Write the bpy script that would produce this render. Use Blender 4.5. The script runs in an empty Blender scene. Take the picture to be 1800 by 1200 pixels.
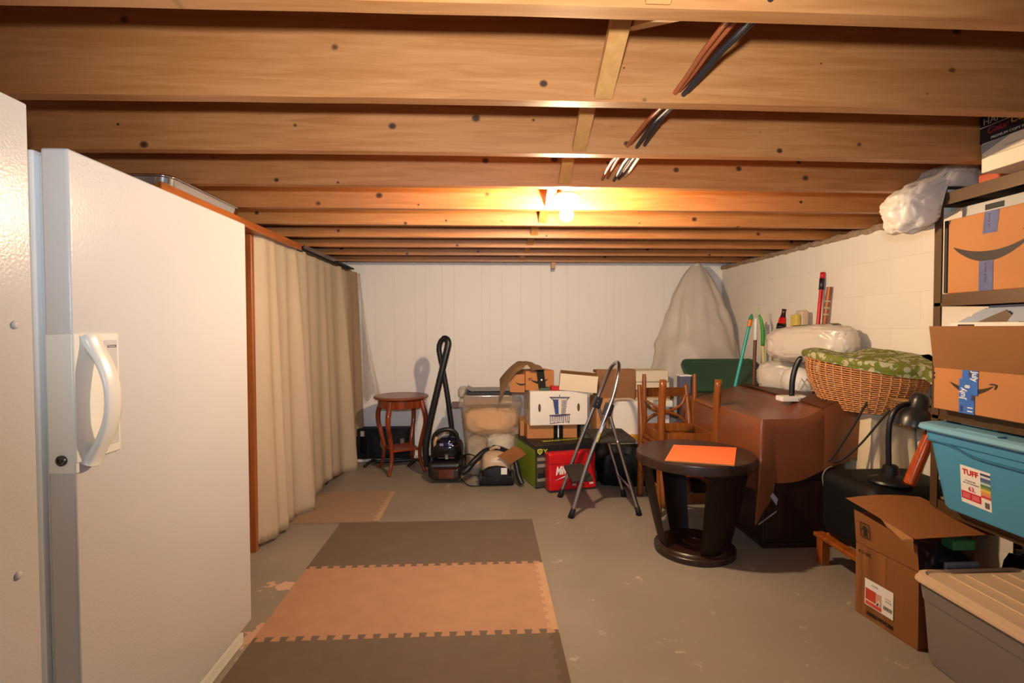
import bpy, bmesh, math, random
from mathutils import Vector, Matrix, noise
from mathutils.geometry import tessellate_polygon
random.seed(7)
C = bpy.context.scene.collection
SC = bpy.context.scene
PI = math.pi

# ------------------------------------------------------------------ camera
cam_d = bpy.data.cameras.new('camera'); cam = bpy.data.objects.new('camera', cam_d); C.objects.link(cam)
cam_d.sensor_width = 36.0; cam_d.lens = 904.5 / 1800 * 36; cam_d.clip_start = 0.02
_R = Vector((0.99882104, -0.04845736, -0.00289899)); _U = Vector((0.00417371, 0.02622561, 0.99964734)); _F = Vector((0.04836425, 0.9984809, -0.02639693))
cam.matrix_world = Matrix(((_R.x, _U.x, -_F.x, 0), (_R.y, _U.y, -_F.y, 0), (_R.z, _U.z, -_F.z, 1.246), (0, 0, 0, 1)))
SC.camera = cam
SC.view_settings.view_transform = 'Standard'; SC.view_settings.look = 'None'
SC.view_settings.exposure = 0.0; SC.view_settings.gamma = 1.0; SC.view_settings.use_curve_mapping = False
# ------------------------------------------------------------------ world: dim cool light of the open half of the basement behind the camera
W = bpy.data.worlds.new('world'); SC.world = W; W.use_nodes = True
bg = W.node_tree.nodes['Background']; bg.inputs[0].default_value = (0.70, 0.82, 1.0, 1); bg.inputs[1].default_value = 0.40
# ------------------------------------------------------------------ lights
fl_d = bpy.data.lights.new('camera_flash', 'SPOT'); fl = bpy.data.objects.new('camera_flash', fl_d); C.objects.link(fl)
fl_d.energy = 190; fl_d.color = (0.80, 0.90, 1.0); fl_d.shadow_soft_size = 0.03; fl_d.spot_size = math.radians(108); fl_d.spot_blend = 1.0
fl.location = (0.0, -0.02, 1.246 + 0.135); fl.rotation_euler = (math.radians(102), 0, math.radians(-2.8))
BULB_STRENGTH = 2600.0
BULB_COLOR = (1.0, 0.75, 0.47)

# ------------------------------------------------------------------ materials
def lin(h):
    h = h.lstrip('#'); v = [int(h[i:i+2], 16) / 255 for i in (0, 2, 4)]
    return tuple((c / 12.92 if c <= 0.04045 else ((c + 0.055) / 1.055) ** 2.4) for c in v) + (1,)
MATS = {}
def nd(m, t, **k):
    n = m.node_tree.nodes.new(t)
    for a, b in k.items(): setattr(n, a, b)
    return n
def lk(m, a, b): m.node_tree.links.new(a, b)
def mat(name, col, rough=0.6, metal=0.0, var=0.12, vscale=6.0, bump=0.0, bscale=60.0, spec=0.5, stretch=None, trans=0.0, alpha=1.0, sheen=0.0, subsurf=0.0):
    """plain procedural material: base colour with noise variation and optional fine relief"""
    if name in MATS: return MATS[name]
    m = bpy.data.materials.new(name); m.use_nodes = True; MATS[name] = m
    b = m.node_tree.nodes['Principled BSDF']
    c = lin(col) if isinstance(col, str) else tuple(col) + (1,)
    tc = nd(m, 'ShaderNodeTexCoord'); mp = nd(m, 'ShaderNodeMapping'); lk(m, tc.outputs['Object'], mp.inputs[0])
    if stretch: mp.inputs['Scale'].default_value = stretch
    n = nd(m, 'ShaderNodeTexNoise'); n.inputs['Scale'].default_value = vscale; n.inputs['Detail'].default_value = 5
    lk(m, mp.outputs[0], n.inputs['Vector'])
    r = nd(m, 'ShaderNodeValToRGB'); lk(m, n.outputs['Fac'], r.inputs[0])
    r.color_ramp.elements[0].position = 0.3; r.color_ramp.elements[1].position = 0.7
    r.color_ramp.elements[0].color = tuple(x * (1 - var) for x in c[:3]) + (1,)
    r.color_ramp.elements[1].color = tuple(min(1, x * (1 + var)) for x in c[:3]) + (1,)
    lk(m, r.outputs[0], b.inputs['Base Color'])
    b.inputs['Roughness'].default_value = rough; b.inputs['Metallic'].default_value = metal
    b.inputs['Specular IOR Level'].default_value = spec
    b.inputs['Alpha'].default_value = alpha; b.inputs['Transmission Weight'].default_value = trans
    if sheen: b.inputs['Sheen Weight'].default_value = sheen
    if bump:
        n2 = nd(m, 'ShaderNodeTexNoise'); n2.inputs['Scale'].default_value = bscale; n2.inputs['Detail'].default_value = 3
        lk(m, mp.outputs[0], n2.inputs['Vector'])
        bp = nd(m, 'ShaderNodeBump'); bp.inputs['Strength'].default_value = bump; bp.inputs['Distance'].default_value = 0.01
        lk(m, n2.outputs['Fac'], bp.inputs['Height']); lk(m, bp.outputs[0], b.inputs['Normal'])
    return m
def wood_mat(name, light, dark, knot, axis='X', knots=True, rough=0.42, gscale=1.0, spec=0.5):
    m = bpy.data.materials.new(name); m.use_nodes = True; MATS[name] = m
    b = m.node_tree.nodes['Principled BSDF']
    tc = nd(m, 'ShaderNodeTexCoord'); oi = nd(m, 'ShaderNodeObjectInfo')
    off = nd(m, 'ShaderNodeVectorMath', operation='MULTIPLY_ADD')
    cmb = nd(m, 'ShaderNodeCombineXYZ')
    for i in range(3): lk(m, oi.outputs['Random'], cmb.inputs[i])
    lk(m, cmb.outputs[0], off.inputs[0]); off.inputs[1].default_value = (37.0, 11.0, 23.0); lk(m, tc.outputs['Object'], off.inputs[2])
    st = {'X': (0.9, 14, 14), 'Y': (14, 0.9, 14), 'Z': (14, 14, 0.9)}[axis]
    mp = nd(m, 'ShaderNodeMapping'); mp.inputs['Scale'].default_value = tuple(s * gscale for s in st); lk(m, off.outputs[0], mp.inputs[0])
    n = nd(m, 'ShaderNodeTexNoise'); n.inputs['Scale'].default_value = 2.2; n.inputs['Detail'].default_value = 6; n.inputs['Roughness'].default_value = 0.6; n.inputs['Distortion'].default_value = 0.6
    lk(m, mp.outputs[0], n.inputs['Vector'])
    r = nd(m, 'ShaderNodeValToRGB'); lk(m, n.outputs['Fac'], r.inputs[0])
    r.color_ramp.elements[0].position = 0.36; r.color_ramp.elements[1].position = 0.62
    r.color_ramp.elements[0].color = lin(dark); r.color_ramp.elements[1].color = lin(light)
    col = r.outputs[0]
    # slow blotches
    n3 = nd(m, 'ShaderNodeTexNoise'); n3.inputs['Scale'].default_value = 1.6; n3.inputs['Detail'].default_value = 2; lk(m, off.outputs[0], n3.inputs['Vector'])
    mx = nd(m, 'ShaderNodeMix', data_type='RGBA', blend_type='MULTIPLY'); mx.inputs[0].default_value = 0.28
    r3 = nd(m, 'ShaderNodeValToRGB'); lk(m, n3.outputs['Fac'], r3.inputs[0]); r3.color_ramp.elements[0].position = .35; r3.color_ramp.elements[1].position = .65
    r3.color_ramp.elements[0].color = (0.62, 0.58, 0.52, 1); r3.color_ramp.elements[1].color = (1, 1, 1, 1)
    lk(m, col, mx.inputs[6]); lk(m, r3.outputs[0], mx.inputs[7]); col = mx.outputs[2]
    if knots:
        ks = {'X': (3.6, 2.0, 8.0), 'Y': (5.2, 2.3, 7.0), 'Z': (6, 6, 2.3)}[axis]
        mk = nd(m, 'ShaderNodeMapping'); mk.inputs['Scale'].default_value = ks; lk(m, off.outputs[0], mk.inputs[0])
        v = nd(m, 'ShaderNodeTexVoronoi'); v.inputs['Scale'].default_value = 1.0; lk(m, mk.outputs[0], v.inputs['Vector'])
        # per-cell size so that only some cells hold a knot
        sub = nd(m, 'ShaderNodeVectorMath', operation='SUBTRACT'); lk(m, mk.outputs[0], sub.inputs[0]); lk(m, v.outputs['Position'], sub.inputs[1])
        dv = nd(m, 'ShaderNodeVectorMath', operation='DIVIDE'); lk(m, sub.outputs[0], dv.inputs[0]); dv.inputs[1].default_value = ks
        if axis in 'XY':
            fl_ = nd(m, 'ShaderNodeVectorMath', operation='MULTIPLY'); lk(m, dv.outputs[0], fl_.inputs[0])
            fl_.inputs[1].default_value = (0.85, 0.03, 1.0) if axis == 'X' else (0.03, 0.85, 1.0); dv = fl_
        ln = nd(m, 'ShaderNodeVectorMath', operation='LENGTH'); lk(m, dv.outputs[0], ln.inputs[0])
        sx = nd(m, 'ShaderNodeSeparateColor'); lk(m, v.outputs['Color'], sx.inputs[0])
        sz = nd(m, 'ShaderNodeMath', operation='MULTIPLY_ADD'); lk(m, sx.outputs[0], sz.inputs[0]); sz.inputs[1].default_value = 0.034; sz.inputs[2].default_value = -0.016
        rt = nd(m, 'ShaderNodeMath', operation='DIVIDE'); lk(m, ln.outputs['Value'], rt.inputs[0])
        mxm = nd(m, 'ShaderNodeMath', operation='MAXIMUM'); lk(m, sz.outputs[0], mxm.inputs[0]); mxm.inputs[1].default_value = 0.0008
        lk(m, mxm.outputs[0], rt.inputs[1])
        rk = nd(m, 'ShaderNodeValToRGB'); lk(m, rt.outputs[0], rk.inputs[0])
        e = rk.color_ramp.elements; e[0].position = 0.5; e[0].color = (1, 1, 1, 1); e[1].position = 1.0; e[1].color = (0, 0, 0, 1)
        el = rk.color_ramp.elements.new(0.72); el.color = (0.75, 0.75, 0.75, 1)
        mk2 = nd(m, 'ShaderNodeMix', data_type='RGBA'); lk(m, rk.outputs[0], mk2.inputs[0]); lk(m, col, mk2.inputs[6]); mk2.inputs[7].default_value = lin(knot); col = mk2.outputs[2]
    lk(m, col, b.inputs['Base Color'])
    b.inputs['Roughness'].default_value = rough; b.inputs['Specular IOR Level'].default_value = spec
    bp = nd(m, 'ShaderNodeBump'); bp.inputs['Strength'].default_value = 0.12; bp.inputs['Distance'].default_value = 0.004
    lk(m, n.outputs['Fac'], bp.inputs['Height']); lk(m, bp.outputs[0], b.inputs['Normal'])
    return m
def sheet_mat(name, col, trn=0.5, rough=0.25, gloss=0.12):
    """thin plastic film: transparent + white scatter + gloss"""
    m = bpy.data.materials.new(name); m.use_nodes = True; MATS[name] = m
    nt = m.node_tree; nt.nodes.clear(); out = nd(m, 'ShaderNodeOutputMaterial')
    tr = nd(m, 'ShaderNodeBsdfTransparent'); df = nd(m, 'ShaderNodeBsdfDiffuse'); df.inputs[0].default_value = lin(col)
    tl = nd(m, 'ShaderNodeBsdfTranslucent'); tl.inputs[0].default_value = lin(col)
    a = nd(m, 'ShaderNodeMixShader'); a.inputs[0].default_value = 0.35; lk(m, df.outputs[0], a.inputs[1]); lk(m, tl.outputs[0], a.inputs[2])
    mx = nd(m, 'ShaderNodeMixShader'); mx.inputs[0].default_value = trn; lk(m, a.outputs[0], mx.inputs[1]); lk(m, tr.outputs[0], mx.inputs[2])
    gl = nd(m, 'ShaderNodeBsdfGlossy'); gl.inputs['Roughness'].default_value = rough
    lw = nd(m, 'ShaderNodeLayerWeight'); lw.inputs[0].default_value = 0.25
    mm = nd(m, 'ShaderNodeMath', operation='MULTIPLY_ADD'); lk(m, lw.outputs['Facing'], mm.inputs[0]); mm.inputs[1].default_value = 0.25; mm.inputs[2].default_value = gloss * 0.5
    g = nd(m, 'ShaderNodeMixShader'); lk(m, mm.outputs[0], g.inputs[0]); lk(m, mx.outputs[0], g.inputs[1]); lk(m, gl.outputs[0], g.inputs[2])
    lk(m, g.outputs[0], out.inputs[0]); return m

# ------------------------------------------------------------------ mesh helpers
ORG = {}
def obj(name, bm, m, parent=None, smooth=False, sub=0, auto=False):
    if parent is None:
        if bm.verts:
            xs = [v.co.x for v in bm.verts]; ys = [v.co.y for v in bm.verts]; z0 = min(v.co.z for v in bm.verts)
            org = Vector(((min(xs) + max(xs)) / 2, (min(ys) + max(ys)) / 2, z0))
        else: org = Vector()
    else: org = ORG.get(parent.name, Vector())
    bmesh.ops.translate(bm, verts=bm.verts, vec=-org)
    bmesh.ops.recalc_face_normals(bm, faces=bm.faces)
    me = bpy.data.meshes.new(name); bm.to_mesh(me); bm.free()
    for mm in (m if isinstance(m, (list, tuple)) else [m]): me.materials.append(mm)
    if smooth:
        for p in me.polygons: p.use_smooth = True
        if auto: me.set_sharp_from_angle(angle=math.radians(38))
    o = bpy.data.objects.new(name, me); C.objects.link(o)
    if smooth and len(me.vertices) < 4000:
        wn = o.modifiers.new('weighted_normals', 'WEIGHTED_NORMAL'); wn.keep_sharp = True; wn.weight = 60
    if parent is None: o.location = org
    else: o.parent = parent
    ORG[o.name] = org
    if sub:
        md = o.modifiers.new('subdivision', 'SUBSURF'); md.levels = sub; md.render_levels = sub
    return o
def thing(name, label, cat, loc=(0, 0, 0), rot=0.0, group=None, world=True):
    """an Empty at the thing's base; world=True: the parts are given in world coordinates (rot must be 0)"""
    o = bpy.data.objects.new(name, None); o.empty_display_size = 0.05; C.objects.link(o)
    o.location = loc; o.rotation_euler = (0, 0, rot); o['label'] = label; o['category'] = cat
    if group: o['group'] = group
    ORG[o.name] = Vector(loc) if world else Vector()
    return o
def tag(o, label, cat, group=None):
    o['label'] = label; o['category'] = cat
    if group: o['group'] = group
    return o
def struct(o):
    o['kind'] = 'structure'; return o
def NB(): return bmesh.new()
def box(bm, x0, x1, y0, y1, z0, z1, bev=0.0, seg=1, M=None):
    r = bmesh.ops.create_cube(bm, size=1)['verts']
    for v in r:
        v.co = Vector((x0 + (v.co.x + .5) * (x1 - x0), y0 + (v.co.y + .5) * (y1 - y0), z0 + (v.co.z + .5) * (z1 - z0)))
    if bev:
        es = list({e for v in r for e in v.link_edges})
        q = bmesh.ops.bevel(bm, geom=es, offset=bev, segments=seg, affect='EDGES', profile=0.5)
        r = list({v for f in q['faces'] for v in f.verts} | {v for v in r if v.is_valid})
    if M is not None: bmesh.ops.transform(bm, matrix=M, verts=r)
    return r
def tube(bm, pts, rad, seg=10, cap=True, flat=1.0):
    pts = [Vector(p) for p in pts]; n = len(pts)
    rad = [rad] * n if not isinstance(rad, (list, tuple)) else rad
    rings = []; up = None
    for i, p in enumerate(pts):
        t = ((pts[min(i + 1, n - 1)] - pts[max(i - 1, 0)])).normalized()
        if up is None:
            up = Vector((0, 0, 1)) if abs(t.z) < 0.9 else Vector((0, 1, 0))
        a = t.cross(up)
        if a.length < 1e-5: a = t.orthogonal()
        a.normalize(); b = a.cross(t).normalized(); up = b
        rings.append([bm.verts.new(p + (a * math.cos(2 * PI * k / seg) + b * math.sin(2 * PI * k / seg) * flat) * rad[i]) for k in range(seg)])
    for i in range(n - 1):
        for k in range(seg):
            bm.faces.new((rings[i][k], rings[i][(k + 1) % seg], rings[i + 1][(k + 1) % seg], rings[i + 1][k]))
    if cap:
        bm.faces.new(rings[0][::-1]); bm.faces.new(rings[-1])
def smooth_path(pts, n=6):
    """Catmull-Rom through points"""
    P = [Vector(p) for p in pts]; out = []
    for i in range(len(P) - 1):
        p0 = P[max(i - 1, 0)]; p1 = P[i]; p2 = P[i + 1]; p3 = P[min(i + 2, len(P) - 1)]
        for k in range(n):
            t = k / n
            out.append(0.5 * ((2 * p1) + (p2 - p0) * t + (2 * p0 - 5 * p1 + 4 * p2 - p3) * t * t + (3 * p1 - p0 - 3 * p2 + p3) * t ** 3))
    out.append(P[-1]); return out
def lathe(bm, prof, cx=0, cy=0, seg=32, M=None, capb=True, capt=True):
    rings = []; allv = []
    for r, z in prof:
        ring = [bm.verts.new((cx + r * math.cos(2 * PI * k / seg), cy + r * math.sin(2 * PI * k / seg), z)) for k in range(seg)]
        rings.append(ring); allv += ring
    for i in range(len(rings) - 1):
        for k in range(seg):
            bm.faces.new((rings[i][k], rings[i][(k + 1) % seg], rings[i + 1][(k + 1) % seg], rings[i + 1][k]))
    if capb: bm.faces.new(rings[0][::-1])
    if capt: bm.faces.new(rings[-1])
    if M is not None: bmesh.ops.transform(bm, matrix=M, verts=allv)
    return allv
def prism(bm, poly, h, M=None):
    """poly in xy extruded from z=0 to z=h"""
    a = [bm.verts.new((x, y, 0)) for x, y in poly]; b = [bm.verts.new((x, y, h)) for x, y in poly]
    n = len(poly)
    if n > 4:
        for t in tessellate_polygon([[Vector((x, y, 0)) for x, y in poly]]):
            bm.faces.new([a[i] for i in t][::-1]); bm.faces.new([b[i] for i in t])
    else: bm.faces.new(a[::-1]); bm.faces.new(b)
    for i in range(n): bm.faces.new((a[i], a[(i + 1) % n], b[(i + 1) % n], b[i]))
    if M is not None: bmesh.ops.transform(bm, matrix=M, verts=a + b)
def grid(bm, nu, nv, fn, closed_u=False):
    V = [[bm.verts.new(fn(i / (nu - (0 if closed_u else 1)), j / (nv - 1))) for i in range(nu)] for j in range(nv)]
    for j in range(nv - 1):
        for i in range(nu if closed_u else nu - 1):
            bm.faces.new((V[j][i], V[j][(i + 1) % nu], V[j + 1][(i + 1) % nu], V[j + 1][i]))
    return V
def thick(bm, d):
    """give a sheet thickness d"""
    bmesh.ops.solidify(bm, geom=list(bm.faces), thickness=d)
def blob(bm, c, r, amp=0.1, freq=3.0, seed=0, sub=4, rot=0.0, flat_bottom=None, M=None, pw=1.0):
    g = bmesh.ops.create_icosphere(bm, subdivisions=sub, radius=1)['verts']
    so = Vector((seed * 3.7, seed * 1.3, seed * 7.1)); Rz = Matrix.Rotation(rot, 3, 'Z')
    for v in g:
        d = v.co.normalized()
        q = Vector([math.copysign(abs(x) ** pw, x) for x in d]) if pw != 1 else d
        k = 1 + amp * noise.fractal(d * freq + so, 0.8, 2.0, 4)
        p = Vector((q.x * r[0] * k, q.y * r[1] * k, q.z * r[2] * k))
        if flat_bottom is not None and p.z < -flat_bottom: p.z = -flat_bottom + (p.z + flat_bottom) * 0.08
        v.co = (M @ p if M is not None else Rz @ p) + Vector(c)
    return g
def frame(o, x, y):
    """4x4 with origin o, local x along x, local y along y"""
    o, x, y = Vector(o), Vector(x).normalized(), Vector(y).normalized(); z = x.cross(y).normalized(); y = z.cross(x)
    return Matrix(((x.x, y.x, z.x, o.x), (x.y, y.y, z.y, o.y), (x.z, y.z, z.z, o.z), (0, 0, 0, 1)))
def text_bm(body, size, M, ext=0.0004, sx=1.0, align='LEFT', shear=0.0, space=1.0, bold=0.0):
    cu = bpy.data.curves.new('lettering', 'FONT'); cu.body = body; cu.size = size; cu.extrude = ext; cu.align_x = align; cu.shear = shear; cu.space_character = space; cu.offset = bold
    cu.resolution_u = 3
    o = bpy.data.objects.new('lettering', cu); C.objects.link(o)
    bpy.context.view_layer.update()
    me = bpy.data.meshes.new_from_object(o.evaluated_get(bpy.context.evaluated_depsgraph_get()))
    bpy.data.objects.remove(o); bpy.data.curves.remove(cu)
    bm = NB(); bm.from_mesh(me); bpy.data.meshes.remove(me)
    bmesh.ops.transform(bm, matrix=M @ Matrix.Diagonal((sx, 1, 1, 1)), verts=bm.verts)
    return bm
def smile_bm(M, w, h, t=0.0006, arrow=True):
    """curved smile-shaped arrow mark, lying in local xy, width w"""
    bm = NB(); up, lo = [], []
    for k in range(17):
        s = k / 16; x = (s - .5) * w
        y = -h * (1 - (2 * s - 1) ** 2); th = 0.12 * h + 0.62 * h * math.sin(PI * s ** 0.9)
        if s in (0, 1): th = 0.04 * h
        up.append((x, y + th * .5)); lo.append((x, y - th * .5))
    prism(bm, lo + up[::-1], t)
    if arrow:
        a = [(.40, .12), (.44, .30), (.52, .33), (.585, .24), (.59, .05), (.545, -.42), (.515, -.36), (.54, .02), (.525, .14), (.47, .13)]
        prism(bm, [(x * w, y * h) for x, y in a], t)
    bmesh.ops.transform(bm, matrix=M, verts=bm.verts); return bm
def quad_plate(bm, M, w, h, t=0.0006, x=0, y=0):
    prism(bm, [(x, y), (x + w, y), (x + w, y + h), (x, y + h)], t, M)

# ------------------------------------------------------------------ shared materials
JOIST = wood_mat('joist_pine', '#b57844', '#a56733', '#40240f', 'X', rough=0.46, gscale=1.7)
STRAP = wood_mat('strapping_pine', '#c48c50', '#b87f44', '#5a3517', 'Z', knots=False)
OAK = wood_mat('stained_orange_wood', '#a85a22', '#8a4415', '#552a0c', 'Z', knots=False, rough=0.38)
OAKX = wood_mat('stained_orange_plank', '#ad6026', '#8a4415', '#552a0c', 'Y', knots=False, rough=0.38)
CHAIRW = wood_mat('honey_oak_chair', '#96541e', '#713a10', '#4a230a', 'Z', knots=False, rough=0.32)
MAHOG = wood_mat('red_mahogany', '#9a4420', '#6d2a12', '#3a1408', 'Z', knots=False, rough=0.2)
MAHOGT = wood_mat('mahogany_top', '#8f4c28', '#733418', '#3a1408', 'X', knots=False, rough=0.28)
ESPR = wood_mat('espresso_wood', '#362019', '#26150f', '#120a06', 'Z', knots=False, rough=0.33)
ESPRX = wood_mat('espresso_top', '#3a251c', '#2c1a13', '#120a06', 'X', knots=False, rough=0.33)
CARD = mat('cardboard', '#b8814f', 0.75, var=0.06, vscale=3, bump=0.04, bscale=90)
CARD2 = mat('cardboard_warm', '#b97a45', 0.75, var=0.05, vscale=3, bump=0.04, bscale=90)
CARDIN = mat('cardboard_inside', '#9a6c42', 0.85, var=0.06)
KRAFT = mat('kraft_paper', '#b5845a', 0.8, var=0.06, bump=0.15, bscale=14)
WHITEBOX = mat('white_carton', '#e6ded2', 0.7, var=0.03)
CREAMBOX = mat('cream_carton', '#dccbb0', 0.7, var=0.04)
PRINT = mat('black_print', '#1f1a17', 0.6, var=0.02)
BROWN_PRINT_SHADE = mat('dark_brown_print_and_shade', '#2f2118', 0.6, var=0.02)
BLACKP = mat('black_plastic', '#15151a', 0.38, var=0.15)
BLACKG = mat('black_gloss', '#0e0e12', 0.12, var=0.1)
BLACKM = mat('black_matte', '#0d0d0f', 0.6, var=0.15, spec=.3)
RUBBER = mat('black_rubber', '#111112', 0.7, var=0.1)
STEEL = mat('brushed_steel', '#b9b9bd', 0.28, metal=1.0, var=0.05)
CHROME = mat('chrome', '#d5d7da', 0.14, metal=1.0, var=0.03)
APPL = mat('white_enamel', '#cec9c6', 0.24, var=0.015, vscale=3, bump=0.07, bscale=150, spec=.28)
APPL_LIT = mat('white_enamel_flash_lit', '#f3f5f7', 0.25, var=0.01)  # brighter copy of the enamel, flash light put into its colour
HANDLE = mat('ivory_plastic', '#e9e3d8', 0.3, var=0.01)
SHELFM = mat('bronze_steel', '#5a432c', 0.42, metal=0.35, var=0.08)
SHELFD = mat('shelf_board', '#33281f', 0.75, var=0.15)
LABELW = mat('white_label', '#ece8e2', 0.6, var=0.01)
RED = mat('red_print', '#c8202a', 0.5, var=0.03)

# ================================================================== SETTING
# floor
m = bpy.data.materials.new('grey_painted_concrete'); m.use_nodes = True
b = m.node_tree.nodes['Principled BSDF']; tc = nd(m, 'ShaderNodeTexCoord')
n1 = nd(m, 'ShaderNodeTexNoise'); n1.inputs['Scale'].default_value = 1.3; n1.inputs['Detail'].default_value = 6; lk(m, tc.outputs['Object'], n1.inputs['Vector'])
r1 = nd(m, 'ShaderNodeValToRGB'); lk(m, n1.outputs['Fac'], r1.inputs[0]); r1.color_ramp.elements[0].position = .3; r1.color_ramp.elements[1].position = .72
r1.color_ramp.elements[0].color = lin('#877c70'); r1.color_ramp.elements[1].color = lin('#9a8e80')
n2 = nd(m, 'ShaderNodeTexNoise'); n2.inputs['Scale'].default_value = 7.5; n2.inputs['Detail'].default_value = 9; n2.inputs['Roughness'].default_value = .72; lk(m, tc.outputs['Object'], n2.inputs['Vector'])
r2 = nd(m, 'ShaderNodeValToRGB'); lk(m, n2.outputs['Fac'], r2.inputs[0]); r2.color_ramp.elements[0].position = .615; r2.color_ramp.elements[0].color = (0, 0, 0, 1); r2.color_ramp.elements[1].position = .66
mxa = nd(m, 'ShaderNodeMix', data_type='RGBA'); lk(m, r2.outputs[0], mxa.inputs[0]); lk(m, r1.outputs[0], mxa.inputs[6]); mxa.inputs[7].default_value = lin('#b9a896')
# bare patches where the paint has peeled beside the freezer
col = mxa.outputs[2]
n4 = nd(m, 'ShaderNodeTexNoise'); n4.inputs['Scale'].default_value = 14; n4.inputs['Detail'].default_value = 5; lk(m, tc.outputs['Object'], n4.inputs['Vector'])
for (px, py, pr) in ((-0.92, 2.10, 0.085), (-0.985, 2.49, 0.055), (-1.05, 2.52, 0.03), (0.72, 1.98, 0.018), (1.05, 1.72, 0.015), (0.35, 2.7, 0.008), (.47, 2.05, .012), (1.2, 2.2, .008)):
    ds = nd(m, 'ShaderNodeVectorMath', operation='DISTANCE'); lk(m, tc.outputs['Object'], ds.inputs[0]); ds.inputs[1].default_value = (px, py, 0)
    ad = nd(m, 'ShaderNodeMath', operation='MULTIPLY_ADD'); lk(m, n4.outputs['Fac'], ad.inputs[0]); ad.inputs[1].default_value = 0.22; lk(m, ds.outputs['Value'], ad.inputs[2])
    ls = nd(m, 'ShaderNodeMath', operation='LESS_THAN'); lk(m, ad.outputs[0], ls.inputs[0]); ls.inputs[1].default_value = pr + 0.105
    mb = nd(m, 'ShaderNodeMix', data_type='RGBA'); lk(m, ls.outputs[0], mb.inputs[0]); lk(m, col, mb.inputs[6]); mb.inputs[7].default_value = lin('#cfa890' if px < 0 else '#a09286'); col = mb.outputs[2]
lk(m, col, b.inputs['Base Color']); b.inputs['Roughness'].default_value = .5
bp = nd(m, 'ShaderNodeBump'); bp.inputs['Strength'].default_value = .15; bp.inputs['Distance'].default_value = .01; lk(m, n2.outputs['Fac'], bp.inputs['Height']); lk(m, bp.outputs[0], b.inputs['Normal'])
FLOORM = m
bm = NB(); grid(bm, 2, 2, lambda u, v: (-2.1 + 4.75 * u, -1.6 + 6.9 * v, 0)); g = bmesh.ops.extrude_face_region(bm, geom=list(bm.faces))
bmesh.ops.translate(bm, verts=[v for v in g['geom'] if isinstance(v, bmesh.types.BMVert)], vec=(0, 0, -0.1))
o = obj('floor', bm, FLOORM); struct(o)
for v in o.data.vertices: v.co += o.location
o.location = (0, 0, 0)

WALLW = mat('white_wall_paint', '#efe8e1', 0.6, var=0.02, vscale=1.5, bump=0.03, bscale=25)
# back wall: painted panelling, every board its own piece, grooves between
bm = NB(); box(bm, -2.1, 2.6, 5.012, 5.15, 0, 2.08); wb = struct(obj('wall_back', bm, WALLW))
x = -2.1; i = 0; seq = [.20, .10, .155, .115, .265, .08, .12, .18]
while x < 2.32:
    w = min(seq[i % 8], 2.335 - x); bm = NB(); box(bm, x + .0003, x + w - .0003, 4.9998 if i % 3 else 5.0, 5.013, 0.0, 2.06, bev=.0007); obj('wall_panel', bm, WALLW, wb); x += w; i += 1
# right wall: painted concrete blocks
WALLR = mat('white_block_paint', '#e9e0d3', 0.62, var=0.03, vscale=2, bump=0.10, bscale=30)
bm = NB(); box(bm, 2.3225, 2.6, -0.4, 5.15, 0, 1.836); wr = struct(obj('wall_right', bm, WALLR))
bm = NB(); box(bm, 0, .004, .0003, .3997, .0003, .1997, bev=.0008); me0 = None
for rz in range(9):
    for cy in range(12):
        y0 = 0.25 + cy * .4 + (.2 if rz % 2 else 0); z0 = .036 + rz * .2
        if y0 + .4 > 5.0: continue
        if me0 is None:
            o = obj('block', bm, WALLR, wr); me0 = o.data
            for v in me0.vertices: v.co += ORG[wr.name]
        else: o = bpy.data.objects.new('block', me0); C.objects.link(o); o.parent = wr
        o.location = Vector((2.320, y0, z0)) - ORG[wr.name]
# ragged mortar along the top of the right wall, and the sill plate on it
MORT = mat('rough_mortar', '#c9ad90', 0.9, var=0.25, vscale=30, bump=0.4, bscale=60)
bm = NB()
def mort(u, v):
    y = 1.0 + 4.0 * u; k = noise.noise(Vector((y * 14, v * 3, 0))) * .012 + noise.noise(Vector((y * 40, v * 5, 3))) * .006
    return Vector((2.319 - .012 * math.sin(PI * v) + .006 * k * 50 * .1, y, 1.812 + .04 * v + k))
grid(bm, 200, 5, mort); thick(bm, .012); mo = obj('mortar_edge', bm, MORT, wr, smooth=True); mo['kind'] = 'structure'
bm = NB(); box(bm, 2.335, 2.5, -0.4, 5.0, 1.8365, 1.8425); obj('sill_plate', bm, OAKX, wr)
bm = NB(); box(bm, 2.49, 2.53, -0.4, 5.0, 1.843, 2.07); obj('rim_board', bm, JOIST, wr)
bm = NB(); box(bm, -2.1, -2.0, -0.4, 5.15, 0, 1.84); struct(obj('wall_left', bm, WALLW))
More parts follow.
